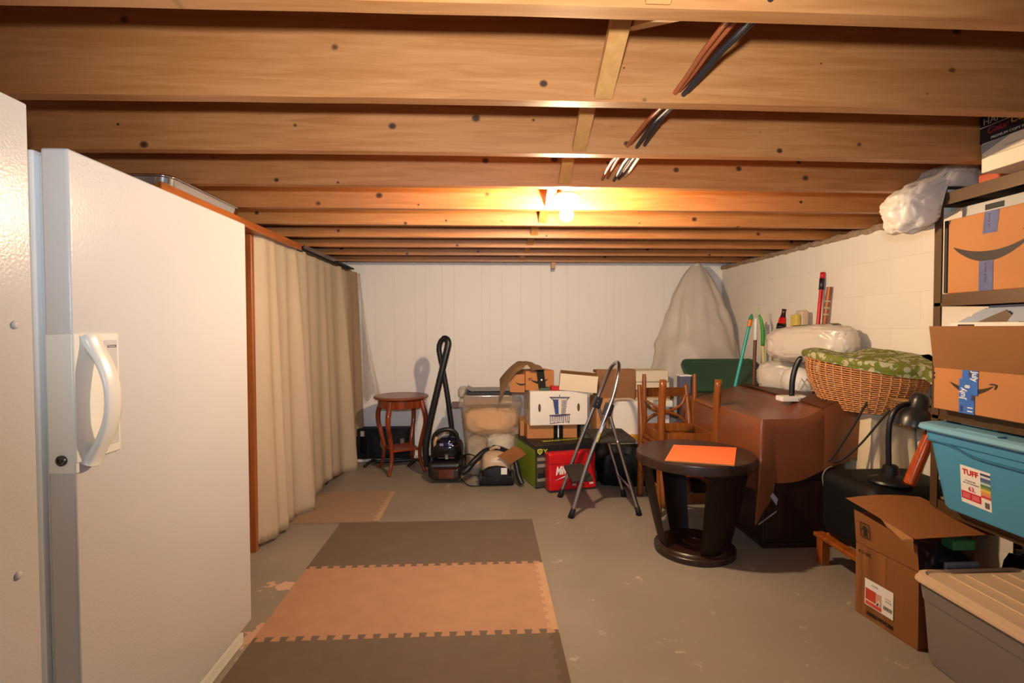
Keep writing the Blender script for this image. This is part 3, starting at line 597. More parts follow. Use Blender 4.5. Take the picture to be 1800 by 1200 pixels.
# ================================================================== BOX STACK IN THE MIDDLE
ax = math.radians(15)
eb_ = thing('product_box', 'black and green printed machine box with a yellow shield mark, open lid flaps', 'box', (.37, 3.935, 0), ax, world=False)
LIME = mat('lime_print', '#c9cc4a', .5); GREENP = mat('olive_green_print', '#7d8f1e', .55, var=.1); GREYP = mat('grey_print', '#55504a', .6)
bm = NB(); box(bm, 0, .53, 0, .52, 0, .325, bev=.003); obj('body', bm, mat('black_carton', '#1b1a18', .5, var=.1), eb_)
bm = NB(); box(bm, -.0008, .0, .006, .514, .005, .30); obj('green_side', bm, GREENP, eb_)
bm = NB(); box(bm, .004, .526, -.0008, 0, .012, .255); obj('front_print', bm, mat('dark_grey_carton', '#3c3630', .55), eb_)
for z, w in ((.215, .10), (.165, .10), (.055, .10)):
    bm = NB(); box(bm, .014, .014 + w, -.0016, -.0009, z, z + .026); obj('printed_panel', bm, mat('pale_grey_print', '#8d8378', .6, var=.2), eb_)
bm = NB(); box(bm, .02, .095, -.0016, -.0009, .078, .118); box(bm, .06, .10, -.0022, -.0017, .125, .138); obj('printed_picture', bm, mat('dark_photo_print', '#141210', .5, var=.5), eb_)
M0 = frame((.036, -.0016, .288), (1, 0, 0), (0, 0, 1))
bm = NB()
sh = [(-.022, .012), (-.018, .020), (0, .022), (.018, .020), (.022, .012), (.020, -.006), (0, -.026), (-.020, -.006)]
inn = [(x * .58, y * .55 + .001) for x, y in sh]
vo = [bm.verts.new(M0 @ Vector((x, y, .0006))) for x, y in sh]; vi = [bm.verts.new(M0 @ Vector((x, y, .0006))) for x, y in inn]
for i in range(8): bm.faces.new((vo[i], vo[(i + 1) % 8], vi[(i + 1) % 8], vi[i]))
prism(bm, [(-.007, .006), (.007, .006), (0, -.007)], .0008, M0); thick(bm, .0004); obj('shield_mark', bm, LIME, eb_)
obj('lettering', text_bm('Y', .052, frame((.066, -.0016, .268), (1, 0, 0), (0, 0, 1)), .0004, 1.0, bold=.0012), LIME, eb_)
bm = NB(); box(bm, -.002, .532, .0, .30, .326, .329, M=Matrix.Translation((0, 0, .326)) @ Matrix.Rotation(math.radians(2), 4, 'X') @ Matrix.Translation((0, 0, -.326))); obj('lid_flap', bm, mat('black_carton', '#1b1a18'), eb_)
obj('lid_lettering', text_bm('LAWNMOWER', .052, frame((.44, .150, .3358), (-1, 0, 0), (0, -1, 0)), .0004, .95, bold=.001), LIME, eb_)

mc = thing('tool_case', 'red plastic tool case with white script lettering', 'case', (.462, 3.815, 0), math.radians(13), world=False)
REDP = mat('red_plastic', '#c3161d', .35, var=.05)
bm = NB(); box(bm, 0, .385, .0, .10, .012, .30, bev=.018, seg=3, M=Matrix.Rotation(math.radians(-3), 4, 'X')); obj('shell', bm, REDP, mc, smooth=True)
bm = NB(); box(bm, .004, .381, -.006, .02, .215, .285, bev=.006, seg=2, M=Matrix.Rotation(math.radians(-3), 4, 'X')); box(bm, .004, .381, -.006, .02, .02, .085, bev=.006, seg=2, M=Matrix.Rotation(math.radians(-3), 4, 'X')); obj('raised_band', bm, REDP, mc, smooth=True)
Mt = Matrix.Rotation(math.radians(-3), 4, 'X')
obj('script_lettering', text_bm('Milwaukee', .088, Mt @ frame((.052, -.0012, .135), (1, 0, .06), (0, 0, 1)), .0006, .66, shear=.35, bold=.0018, space=.92), mat('white_letter', '#f4e8e4', .5), mc)
bm = NB(); prism(bm, [(.045, .092), (.17, .142), (.155, .122), (.335, .19), (.30, .17), (.19, .125), (.205, .145)], .0006, Mt @ frame((0, -.0012, 0), (1, 0, 0), (0, 0, 1)) @ Matrix.Translation((0, -.0, 0))); bmesh.ops.triangulate(bm, faces=bm.faces); obj('underline_mark', bm, mat('white_letter', '#f4e8e4'), mc)
for X in (.185, .325):
    bm = NB(); box(bm, X, X + .032, -.0074, -.0062, .048, .062, M=Mt); obj('small_mark', bm, LABELW, mc)
bm = NB(); box(bm, .035, .065, .02, .06, .296, .306, bev=.003, M=Mt); obj('latch_knob', bm, REDP, mc)

def carton(name, lab, cat, loc, size, rot=0, mt=CARD, tape=None, seam=True, group=None):
    """closed cardboard box: body, top seam, tape; local origin at its bottom front left corner"""
    t = thing(name, lab, cat, loc, rot, group, world=False); w, d, h = size
    bm = NB(); box(bm, 0, w, 0, d, 0, h, bev=.003); obj('body', bm, mt, t)
    if seam:
        for s in (0, 1):
            bm = NB(); box(bm, .002, w - .002, d * .5 * s + .0015, d * .5 * (s + 1) - .0015, h + .0003, h + .004, bev=.001); obj('top_flap', bm, mt, t)
    if tape:
        bm = NB(); box(bm, w * .5 - .03, w * .5 + .03, -.0012, 0, h * .05, h); obj('tape', bm, tape, t)
    return t
cb = carton('cardboard_box', 'brown cardboard box with black tape under the white printed box', 'box', (.325, 4.19, .3295), (.42, .42, .118), math.radians(4), CARD2)
bm = NB(); box(bm, .22, .30, -.0015, 0, .004, .115); obj('black_tape', bm, BLACKG, cb)
bm = NB(); box(bm, .255, .265, -.0022, -.0016, .01, .11); obj('tape_print', bm, LABELW, cb)
bm = NB(); box(bm, .77, .86, 4.2, 4.5, .3295, .445, bev=.003); tag(obj('grey_box', bm, mat('dark_grey_carton2', '#4a443c', .6)), 'small dark grey box beside the taped brown box', 'box')
bm = NB(); box(bm, .278, .320, 4.37, 4.60, 0, .452, bev=.003); tag(obj('cardboard_box', bm, CARD), 'narrow upright cardboard box squeezed left of the white printed box', 'box')

wbx = carton('white_box', 'white carton with a blue sketch printed on its front and two hand holes', 'box', (.345, 4.14, .453), (.475, .40, .275), math.radians(3), WHITEBOX)
HOLE = mat('hand_hole', '#5a4630', .9)
for X in (.078, .40):
    bm = NB(); prism(bm, [(X + .011 * math.copysign(abs(math.cos(a)) ** .8, math.cos(a)), .143 + .033 * math.sin(a)) for a in [2 * PI * k / 16 for k in range(16)]], .001, frame((0, -.0002, 0), (1, 0, 0), (0, 0, 1))); obj('hand_hole', bm, HOLE, wbx)
bm = NB(); box(bm, -.0012, 0, .11, .16, .11, .20); box(bm, -.0012, 0, .21, .22, .04, .24); obj('side_print', bm, mat('tan_print', '#a8906c', .6), wbx)
BLUEI = mat('navy_ink', '#33427c', .6, var=.25, vscale=40); GREYI = mat('purple_grey_ink', '#565069', .6, var=.25, vscale=40)
Mw = frame((.245, -.0010, .135), (1, 0, 0), (0, 0, 1)); rr = random.Random(5)
bm = NB(); prism(bm, [(-.058, .075), (-.012, .075), (-.010, -.045), (-.038, -.045), (-.046, .0)], .0006, Mw); obj('sketch_shading', bm, BLUEI, wbx)
bm = NB()
prism(bm, [(-.088, .098), (.088, .094), (.078, .084), (-.078, .086)], .0008, Mw)
prism(bm, [(-.088, .098), (-.078, .098), (-.05, .07), (-.058, .068)], .0008, Mw); prism(bm, [(.088, .094), (.078, .092), (.05, .066), (.058, .064)], .0008, Mw)
for k in range(9):
    x = -.06 + .015 * k; prism(bm, [(x, .094), (x + .006, .094), (x * .9 + .004, .074), (x * .9, .074)], .0008, Mw)
for k in range(10):
    y = .066 - .012 * k; x = .012 + rr.random() * .008; prism(bm, [(x, y), (x + .03 + rr.random() * .018, y - .002), (x + .03, y - .007), (x, y - .005)], .0008, Mw)
for k in range(4): prism(bm, [(.012 + k * .014, .07), (.015 + k * .014, .07), (.014 + k * .010, -.045), (.011 + k * .010, -.045)], .0008, Mw)
prism(bm, [(-.086, -.050), (.086, -.044), (.086, -.054), (.02, -.064), (-.02, -.066), (-.086, -.060)], .0008, Mw)
for k in range(11):
    x = -.082 + .0155 * k; h = .045 + rr.random() * .02; prism(bm, [(x, -.058), (x + .007, -.056), (x + .006, -.056 - h), (x, -.058 - h)], .0008, Mw)
prism(bm, [(-.08, -.118), (.03, -.108), (.03, -.113), (-.08, -.124)], .0008, Mw); prism(bm, [(.045, -.112), (.078, -.105), (.078, -.110), (.045, -.117)], .0008, Mw)
prism(bm, [(-.006, .112), (.002, .112), (.002, .098), (-.006, .098)], .0008, Mw)
o = obj('sketch_lines', bm, GREYI, wbx); o['kind'] = 'stuff'
zt = .4535 + .2795
ab = thing('cardboard_box', 'brown cardboard box with a curved arrow mark and a dark belt across it', 'box', (.315, 4.20, zt), math.radians(17), world=False)
bm = NB(); box(bm, 0, .255, 0, .22, 0, .155, bev=.003); obj('body', bm, CARD2, ab)
bm = NB(); box(bm, .003, .252, .003, .217, .1555, .159, bev=.001); obj('top_flap', bm, CARD, ab)
obj('arrow_mark', smile_bm(frame((.12, -.0002, .09), (-1, 0, 0), (0, 0, 1)) @ Matrix.Rotation(PI, 4, 'Y') @ Matrix.Scale(-1, 4, (1, 0, 0)), .16, .03), PRINT, ab)
ab2 = thing('cardboard_box', 'brown cardboard box leaning under a tan cloth, left end of the stack', 'box', (.185, 4.245, zt - .02), math.radians(-14), world=False)
bm = NB(); box(bm, 0, .125, 0, .26, 0, .15, bev=.003); obj('body', bm, CARD2, ab2)
obj('arrow_mark', smile_bm(frame((.10, -.0002, .085), (1, 0, 0), (0, 0, 1)), .10, .02, arrow=False), PRINT, ab2)
be = thing('strap_belt', 'dark olive fabric belt with a white snap draped over the cardboard box', 'belt', (.43, 4.22, zt))
BELT = mat('dark_olive_webbing', '#34332a', .8, bump=.3, bscale=200)
bm = NB(); P = [(.405, 4.36, .163), (.415, 4.27, .163), (.428, 4.223, .162), (.437, 4.216, .148), (.445, 4.212, .09), (.452, 4.206, .02)]
P = smooth_path(P, 5); tl = [(.5, 0)] ; V = []
for p in P:
    d = Vector((.031, .0095, 0)); V.append([bm.verts.new(p + Vector((0, -.002, zt)) - d), bm.verts.new(p + Vector((0, -.002, zt)) + d)])
for i in range(len(V) - 1): bm.faces.new((V[i][0], V[i][1], V[i + 1][1], V[i + 1][0]))
thick(bm, .003); obj('webbing', bm, BELT, be, smooth=True)
bm = NB(); lathe(bm, [(.008, 0), (.008, .003), (.004, .005)], seg=14, M=Matrix.Translation((.446, 4.204, zt + .085)) @ Matrix.Rotation(PI / 2, 4, 'X')); obj('snap', bm, LABELW, be, smooth=True)
TANC = mat('tan_cloth', '#b08e68', .9, var=.06, bump=.3, bscale=40)
bm = NB()
def drape(u, v):
    x = .135 + .335 * u; y = 4.17 + .24 * v
    hump = math.sin(PI * min(1, .12 + u * .88)) ** .6
    z = zt + .165 + .070 * hump * (.45 + .55 * math.sin(PI * (.15 + .7 * v))) + .014 * noise.noise(Vector((u * 5, v * 4, 2)))
    e = max(0, .38 - u) / .38
    z -= .235 * e ** 1.5 * (1 - .5 * v); x -= .03 * e
    z -= (.10 * math.exp(-((u - .86) / .12) ** 2) + .055 * math.exp(-((u - .55) / .10) ** 2) * -1 + .05) * (1 - v) ** 3
    return Vector((x, y + .02 * math.sin(u * 9) * (1 - v), max(z, zt + .163 if .12 < x and u > .36 else z)))
grid(bm, 40, 24, drape); thick(bm, .004); tag(obj('tan_cloth', bm, TANC, smooth=True), 'tan cloth draped over the brown boxes on top of the stack', 'cloth')
ob = thing('open_carton', 'shallow cream carton with brown inside, lying tilted on the white box', 'box', (.585, 4.16, zt + .008), math.radians(-7), world=False)
for nm, d in (('front_panel', (0, .305, 0, .003, 0, .135)), ('rear_panel', (0, .305, .22, .223, 0, .15)), ('side_panel', (0, .003, .003, .22, 0, .135)), ('side_panel', (.302, .305, .003, .22, 0, .135)), ('bottom_panel', (.003, .302, .003, .22, 0, .003))):
    bm = NB(); box(bm, *d, M=Matrix.Rotation(math.radians(5), 4, 'Y')); obj(nm, bm, CREAMBOX, ob)
bm = NB(); grid(bm, 2, 2, lambda u, v: Matrix.Rotation(math.radians(5), 4, 'Y') @ Vector((.003 + .299 * u, .0 + .22 * v, .133 + .012 * v))); thick(bm, .002); obj('brown_lid', bm, CARD, ob)
rd = thing('red_package', 'small red package pinched between the white box and the cream carton', 'package', (.56, 4.17, zt))
bm = NB(); box(bm, .52, .60, 4.165, 4.26, zt + .0002, zt + .034, bev=.006); obj('body', bm, REDP, rd)
bm = NB(); box(bm, .43, .515, 4.17, 4.26, zt + .0002, zt + .022, bev=.004); tag(obj('green_package', bm, mat('dark_green_plastic', '#3f5544', .5)), 'small dull green package under the belted box', 'package')

# ------------------------------------------------------------------ step ladder
ld = thing('step_ladder', 'silver two step ladder with black treads and a rounded top rail', 'ladder', (.76, 3.55, 0))
Yn, Yf = 3.335, 3.735
def fleg(Y, yb): return [(.548, Y, .02), (.80, (Y + yb) / 2, .70)]
loop = [(.540, Yf + .005, .03), (.66, Yf - .003, .36), (.795, Yf - .012, .70), (.845, Yf - .03, .83), (.885, Yf - .085, .955), (.905, 3.535, 1.005), (.885, Yn + .085, .955), (.845, Yn + .03, .83), (.795, Yn + .012, .70), (.66, Yn + .003, .36), (.552, Yn - .01, .03)]
P = smooth_path(loop, 8); bm = NB(); tube(bm, P, .0135, 12); obj('front_rail', bm, STEEL, ld, smooth=True)
for Y in (Yn + .035, Yf - .035):
    s = 1 if Y > 3.5 else -1
    bm = NB(); tube(bm, [(.805, Y, .685), (1.0, Y + .025 * s, .03)], .0125, 12); obj('rear_leg', bm, STEEL, ld, smooth=True)
    bm = NB(); tube(bm, [(.993, Y + .024 * s, .055), (1.004, Y + .026 * s, .0)], [.016, .021], 10); obj('rubber_foot', bm, RUBBER, ld, smooth=True)
    bm = NB(); box(bm, .77, .83, Y - .016, Y + .016, .66, .745, bev=.008, seg=2, M=Matrix.Translation((.80, 0, .70)) @ Matrix.Rotation(math.radians(18), 4, 'Y') @ Matrix.Translation((-.80, 0, -.70))); hg = obj('hinge_bracket', bm, BLACKP, ld, smooth=True, auto=True)
    for zz in (.69, .715):
        bm = NB(); lathe(bm, [(.004, 0), (.004, .003)], seg=8, M=Matrix.Translation((.795 + (zz - .69) * .3, Y - .0165, zz)) @ Matrix.Rotation(PI / 2, 4, 'X')); obj('rivet', bm, STEEL, hg)
for Y, X in ((Yf + .006, .536), (Yn - .012, .548)):
    bm = NB(); tube(bm, [(X + .014, Y, .06), (X - .004, Y, .0)], [.017, .022], 10); obj('rubber_foot', bm, RUBBER, ld, smooth=True)
bm = NB(); tube(bm, [(.962, Yn + .02, .16), (.962, Yf - .02, .16)], .008, 8); obj('cross_bar', bm, STEEL, ld, smooth=True)
TREAD = mat('ribbed_tread', '#2c251f', .75, var=.12, bump=.3, bscale=160)
bm = NB(); box(bm, .715, .985, Yn + .018, Yf - .018, .478, .508, bev=.010, seg=2); tp = obj('top_step', bm, TREAD, ld, smooth=True, auto=True)
for i in range(7):
    bm = NB(); box(bm, .73 + i * .035, .745 + i * .035, Yn + .03, Yf - .03, .5083, .5105); obj('tread_rib', bm, TREAD, tp)
bm = NB(); lathe(bm, [(.006, 0), (.006, .004)], seg=10, M=Matrix.Translation((.86, Yn + .0175, .492)) @ Matrix.Rotation(PI / 2, 4, 'X')); obj('bolt', bm, LABELW, ld)
bm = NB(); box(bm, .555, .70, Yn + .018, Yf - .018, .222, .25, bev=.010, seg=2, M=Matrix.Translation((.62, 0, .235)) @ Matrix.Rotation(math.radians(-4), 4, 'Y') @ Matrix.Translation((-.62, 0, -.235))); obj('lower_step', bm, TREAD, ld, smooth=True, auto=True)
for a0, a1, mt in ((.555, .625, mat('warning_label', '#e6d9cc', .5)), (.495, .553, mat('yellow_label', '#d9b92c', .5))):
    f = lambda z: Vector((.66 + (.795 - .66) * (z - .36) / .34, Yn + .003 + .009 * (z - .36) / .34, z)); bm = NB(); tube(bm, [f(a0), f(a1)], .0142, 12, cap=False); obj('safety_label', bm, mt, ld, smooth=True)

# ------------------------------------------------------------------ pile behind ladder and chairs
BAGB = mat('black_bag', '#0b0b0c', .55, var=.2, spec=.3, bump=.3, bscale=16)
bm = NB(); blob(bm, (1.22, 4.12, .16), (.345, .20, .20), .16, 2.2, 3, 4, pw=.55, flat_bottom=.159)
for v in bm.verts: v.co.z = min(v.co.z, .322)
tag(obj('garbage_bag', bm, BAGB, smooth=True), 'large black plastic bag on the floor behind the step ladder', 'bag')
yb = thing('yellow_box', 'small flat yellow box on the black bag', 'box', (1.09, 4.12, .3225))
bm = NB(); box(bm, .97, 1.24, 4.00, 4.36, .3455, .388, bev=.003); obj('lid', bm, mat('yellow_carton', '#d99a1c', .6), yb)
bm = NB(); box(bm, .972, 1.238, 4.002, 4.358, .323, .345, bev=.003); obj('tray', bm, mat('pale_grey_carton', '#a9a8a2', .6), yb)
w2 = carton('white_box', 'plain white carton standing upright right behind the step ladder', 'box', (1.005, 4.045, .3885), (.205, .20, .265), math.radians(3), WHITEBOX)
c2 = carton('cardboard_box', 'tall tan cardboard box left of the plain white carton', 'box', (.885, 4.12, .3235), (.10, .24, .345), math.radians(2), CARD)
kb = thing('paper_bag', 'brown paper bag with crumpled top behind the step ladder', 'bag', (1.08, 4.34, .3885))
bm = NB()
def pb(u, v):
    P = rrect(.93, 1.255, 4.26, 4.47, .012, 2); n = len(P); i = int(round(u * n)) % n; x, y = P[i]; k = v ** 3
    return Vector((x + .012 * noise.noise(Vector((x * 9, y * 9, v * 4))) - .01 * k, y + .02 * noise.noise(Vector((y * 9, x * 7, v * 3))) * v + .06 * k * (4.36 - y) / .1 * .5, .3885 + .50 * v + .018 * k * noise.noise(Vector((x * 12, y * 9, 5)))))
grid(bm, 36 // 1 * 0 + 12, 14, pb, closed_u=True); thick(bm, .002); obj('body', bm, KRAFT, kb)
bm = NB(); box(bm, .945, 1.24, 4.275, 4.455, .3889, .40); obj('base', bm, KRAFT, kb)
bs = carton('cardboard_box', 'brown cardboard box under the two cream cartons', 'box', (1.262, 4.30, .3235), (.30, .20, .39), math.radians(2), CARD)
k1 = carton('cream_carton', 'flat cream carton, lower of two behind the chair back', 'box', (1.255, 4.27, .719), (.29, .24, .066), math.radians(3), CREAMBOX)
k2 = carton('cream_carton', 'flat cream carton, topmost of two behind the chair back', 'box', (1.250, 4.255, .7905), (.275, .25, .088), math.radians(1), CREAMBOX)
k3 = carton('white_box', 'small white carton seen through the chair back', 'box', (1.235, 4.03, .3235), (.22, .20, .28), 0, WHITEBOX)
k4 = carton('white_box', 'flat white carton on the small carton seen through the chair back', 'box', (1.225, 4.02, .6085), (.25, .20, .05), math.radians(-2), WHITEBOX)
bm = NB(); blob(bm, (1.53, 4.02, .42), (.055, .05, .075), .05, 2, 2, 3, pw=.7); rb = tag(obj('red_pouch', bm, REDP, smooth=True), 'small red pouch seen through the chair back', 'pouch')
bm = NB(); box(bm, 1.46, 1.60, 3.98, 4.10, .3235, .346, bev=.003); tag(obj('dark_box', bm, BLACKM), 'flat dark box under the red pouch', 'box')

# ------------------------------------------------------------------ chairs
def make_chair(name, lab, group=None):
    t = thing(name, lab, 'chair', (0, 0, 0), 0, group, world=False); hw = .19
    bm = NB(); P = [(-.205, -.225), (.205, -.225), (.19, .20), (-.19, .20)]; prism(bm, P, .03, Matrix.Translation((0, 0, .42))); bmesh.ops.bevel(bm, geom=list(bm.edges), offset=.007, segments=2, affect='EDGES'); obj('seat', bm, CHAIRW, t, smooth=True, auto=True)
    for nm, a in (('apron', (-.17, .17, -.205, -.187, .36, .418)), ('apron', (-.165, .165, .165, .183, .36, .418)), ('apron', (-.183, -.167, -.19, .17, .36, .418)), ('apron', (.167, .183, -.19, .17, .36, .418))):
        bm = NB(); box(bm, *a, bev=.002); obj(nm, bm, CHAIRW, t)
    for s in (-1, 1):
        bm = NB(); P = [Vector((s * .185, -.20, z)) for z in (.419, .25, .0)]; tube(bm, P, [.024, .022, .014], 8); obj('leg', bm, CHAIRW, t, smooth=True)
        bm = NB(); P = smooth_path([(s * .18, .235, 0), (s * .18, .205, .22), (s * .18, .20, .42), (s * .18, .215, .58), (s * .178, .245, .73), (s * .176, .265, .82)], 4); n = len(P)
        tube(bm, P, [.017 + .009 * math.sin(PI * min(1, .25 + i / n)) for i in range(n)], 8); obj('back_post', bm, CHAIRW, t, smooth=True)
    bm = NB(); grid(bm, 9, 2, lambda u, v: Vector((-.175 + .35 * u, .232 + .012 * math.sin(PI * u) + .017 * v, .735 + .065 * v))); thick(bm, .018); obj('top_rail', bm, CHAIRW, t, smooth=True, auto=True)
    bm = NB(); box(bm, -.165, .165, .195, .212, .485, .52, bev=.003); obj('lower_rail', bm, CHAIRW, t)
    for sg, zc in ((1, .745), (-1, .505)):
        bm = NB(); P = [(-.165 + .33 * i / 16, .205 + .032 * ((zc - sg * .105 * math.sin(PI * i / 16)) - .505) / .24, zc - sg * .115 * math.sqrt(max(0, 1 - (i / 8 - 1) ** 2))) for i in range(17)]
        tube(bm, P, .0105, 8); obj('back_arc', bm, CHAIRW, t, smooth=True)
    for s in (-1, 1):
        bm = NB(); tube(bm, [(s * .183, -.19, .19), (s * .18, .20, .19)], .010, 8); obj('stretcher', bm, CHAIRW, t, smooth=True)
    return t
ch = make_chair('wooden_chair', 'honey wood chair standing upright with curved arcs in its back')
ch.location = (1.310, 3.505, 0); ch.rotation_euler = (0, 0, math.radians(1))
c2r = ch.copy(); C.objects.link(c2r)
for pch in list(ch.children):
    q = pch.copy(); C.objects.link(q); q.parent = c2r
c2r['label'] = 'honey wood chair upside down on the other chair, its four legs in the air'
c2r.location = (1.325, 3.50, .905); c2r.rotation_euler = (PI, 0, math.radians(-2))

# ------------------------------------------------------------------ round end table
et = thing('end_table', 'round dark espresso end table on four broad tapering legs', 'table', (1.155, 2.80, 0), math.radians(-40), world=False)
bm = NB(); lathe(bm, [(.285, .495), (.312, .500), (.318, .507), (.318, .545), (.313, .553), (.30, .556), (.05, .556)], seg=56); obj('tabletop', bm, ESPRX, et, smooth=True, auto=True)
bm = NB(); lathe(bm, [(.212, 0), (.218, .004), (.218, .030), (.212, .036), (.20, .038), (.19, .048), (.06, .05), (.058, .053), (.04, .053), (.038, .049), (.01, .049)], seg=48); obj('base_plinth', bm, ESPR, et, smooth=True, auto=True)
for k in range(4):
    a0 = PI / 2 * k + PI / 4; bm = NB()
    def lf(u, v):
        z = .036 + .46 * v; r = .200 + .095 * v ** .85 - .012 * (1 - v) ; hwid = .30 + .03 * (1 - v)
        a = a0 + (u - .5) * 2 * (.31 - .03 * v); return Vector((r * math.cos(a), r * math.sin(a), z))
    grid(bm, 9, 10, lf); thick(bm, .030); obj('leg', bm, ESPR, et, smooth=True, auto=True)
op = thing('orange_sheet', 'bright orange cardboard sheet lying on the round dark end table', 'sheet', (1.17, 2.80, .5565), 0, world=True)
bm = NB(); prism(bm, [(.912, 2.592), (1.222, 2.478), (1.415, 2.845), (1.085, 2.935)], .006, Matrix.Translation((0, 0, .5568))); obj('sheet', bm, mat('orange_card', '#f0733a', .6, var=.02), op)
bm = NB(); prism(bm, [(.9105, 2.5905), (1.2215, 2.4765), (1.222, 2.478), (.912, 2.592)], .0066, Matrix.Translation((0, 0, .5567))); obj('corrugated_edge', bm, CARDIN, op)

# ------------------------------------------------------------------ covered cabinet
cbn = thing('cabinet', 'near black wooden cabinet under the brown vinyl cloth', 'cabinet', (1.78, 3.35, 0))
bm = NB(); box(bm, 1.545, 2.02, 2.792, 3.92, .035, .728, bev=.004); obj('body', bm, ESPR, cbn)
bm = NB(); box(bm, 1.546, 2.019, 2.793, 3.918, 0, .034, bev=.002); obj('plinth', bm, ESPR, cbn)
bm = NB(); box(bm, 1.555, 1.995, 2.782, 2.7915, .05, .38, bev=.003); box(bm, 1.555, 1.995, 2.782, 2.7915, .388, .715, bev=.003); obj('door_panel', bm, ESPR, cbn)
VIN = mat('brown_vinyl', '#7a4529', .30, var=.08, vscale=5, bump=.06, bscale=35); VINW = mat('white_backing', '#d9d8dc', .8)
bp_ = bpy.data.materials['brown_vinyl'].node_tree.nodes['Principled BSDF']
def topz(x, y):
    s = max(0, min(1, (x - 1.72) / .28)); return .734 + .095 * s * s * (3 - 2 * s) * max(.35, 1 - (y - 2.8) * .35)
path = []  # (x, y, drop, flare)
for i in range(15): x = 2.035 - (2.035 - 1.60) * i / 14; path.append((x, 2.772, .352 - .05 * max(0, x - 1.75) + .006 * math.sin(i * .6), .0))
path += [(1.592, 2.771, .385, .004), (1.580, 2.770, .43, .012), (1.566, 2.769, .462, .028), (1.551, 2.768, .485, .048), (1.538, 2.767, .515, .075), (1.526, 2.766, .555, .098), (1.517, 2.768, .568, .088), (1.511, 2.773, .535, .045), (1.508, 2.785, .47, .016), (1.506, 2.805, .41, .006)]
for i in range(26): y = 2.83 + (3.93 - 2.83) * i / 25; path.append((1.505, y, .40 + .015 * math.sin(i * .7), .006 + .006 * math.sin(i * .9)))
bm = NB(); nv = 12; rows = []
cx_, cy_ = 1.77, 3.35
for (x, y, d, fl_) in path:
    z0 = topz(x, y); out = Vector((x - 1.62, y - 2.86, 0)) if (x < 1.58 and y < 2.83) else (Vector((0, -1, 0)) if y < 2.80 else Vector((-1, 0, 0)))
    out.normalize(); col_ = []
    for j in range(nv + 1):
        v = j / nv; rnd = .010 * math.sin(min(1, v * 12) * PI / 2)
        zz = z0 - d * v; p = Vector((x, y, zz)) + out * (rnd - .010 + fl_ * v ** 1.5 * 1.0)
        col_.append(bm.verts.new(p))
    rows.append(col_)
for i in range(len(rows) - 1):
    for j in range(nv): bm.faces.new((rows[i][j], rows[i + 1][j], rows[i + 1][j + 1], rows[i][j + 1]))
# top surface: strips from left edge columns to the right edge
NXT = 12
left = [r[0] for r in rows[15 + 9:]]
tg = []
for k, lv in enumerate(left):
    y = lv.co.y; row = [lv] + [bm.verts.new((lv.co.x + (2.035 - lv.co.x) * i / NXT, y, topz(lv.co.x + (2.035 - lv.co.x) * i / NXT, y) + .003 * noise.noise(Vector((i * .6, y * 4, 0))))) for i in range(1, NXT + 1)]
    tg.append(row)
for k in range(len(tg) - 1):
    for i in range(NXT): bm.faces.new((tg[k][i], tg[k][i + 1], tg[k + 1][i + 1], tg[k + 1][i]))
front = [r[0] for r in rows[:15 + 10]][::-1]   # from corner to right end
nf = len(front); fr_y = tg[0]
# zip front edge to first top row
i = j = 0
fr_seq = front; tr_seq = fr_y
while i < len(fr_seq) - 1 or j < len(tr_seq) - 1:
    if j >= len(tr_seq) - 1 or (i < len(fr_seq) - 1 and fr_seq[i + 1].co.x <= tr_seq[j + 1].co.x):
        if fr_seq[i] is not tr_seq[j] and fr_seq[i + 1] is not tr_seq[j]: bm.faces.new((fr_seq[i], fr_seq[i + 1], tr_seq[j]))
        i += 1
    else:
        if fr_seq[i] is not tr_seq[j] and fr_seq[i] is not tr_seq[j + 1]: bm.faces.new((fr_seq[i], tr_seq[j + 1], tr_seq[j]))
        j += 1
tc_ = thing('tablecloth', 'glossy brown vinyl cloth with white backing draped over the dark cabinet', 'tablecloth', (1.77, 3.35, .2))
cl_bm = bm
bmesh.ops.recalc_face_normals(cl_bm, faces=cl_bm.faces); thick(cl_bm, .0025); obj('cloth', cl_bm, VIN, tc_, smooth=True, auto=True)
# overlapping second layer along the right and its hanging front edge
bm = NB()
def lay(u, v):
    x0 = 1.862 + .10 * v; x = x0 + (2.045 - x0) * u; y = 2.758 + 1.16 * v
    return Vector((x, y, topz(x, y) + .012 + .004 * math.sin(PI * u)))
grid(bm, 8, 24, lay); thick(bm, .003)
grid(bm, 8, 10, lambda u, v: Vector((1.862 + .185 * u + .012 * v * u + .035 * v * u * u, 2.752 - .008 * math.sin(PI * v) - .012 * v * math.sin(PI * u * 2), topz(1.862 + .185 * u, 2.757) + .013 - (.335 + .0 * u) * v)))
obj('overlap', bm, VIN, tc_, smooth=True, auto=True)
bm = NB(); grid(bm, 4, 8, lambda u, v: Vector((2.045 + .010 * v, 2.757 + .30 * u, topz(2.04, 2.76) + .004 - .33 * v))); thick(bm, .003); obj('side_drop', bm, VIN, tc_, smooth=True)
for quad in (((1.468, 2.700, .170), (1.590, 2.742, .222), (1.590, 2.735, .238), (1.462, 2.690, .182)), ((1.548, 2.728, .318), (1.592, 2.742, .262), (1.596, 2.735, .300), (1.560, 2.722, .340))):
    bm = NB(); bm.faces.new([bm.verts.new(p) for p in quad]); thick(bm, .003); obj('white_hem', bm, VINW, tc_)

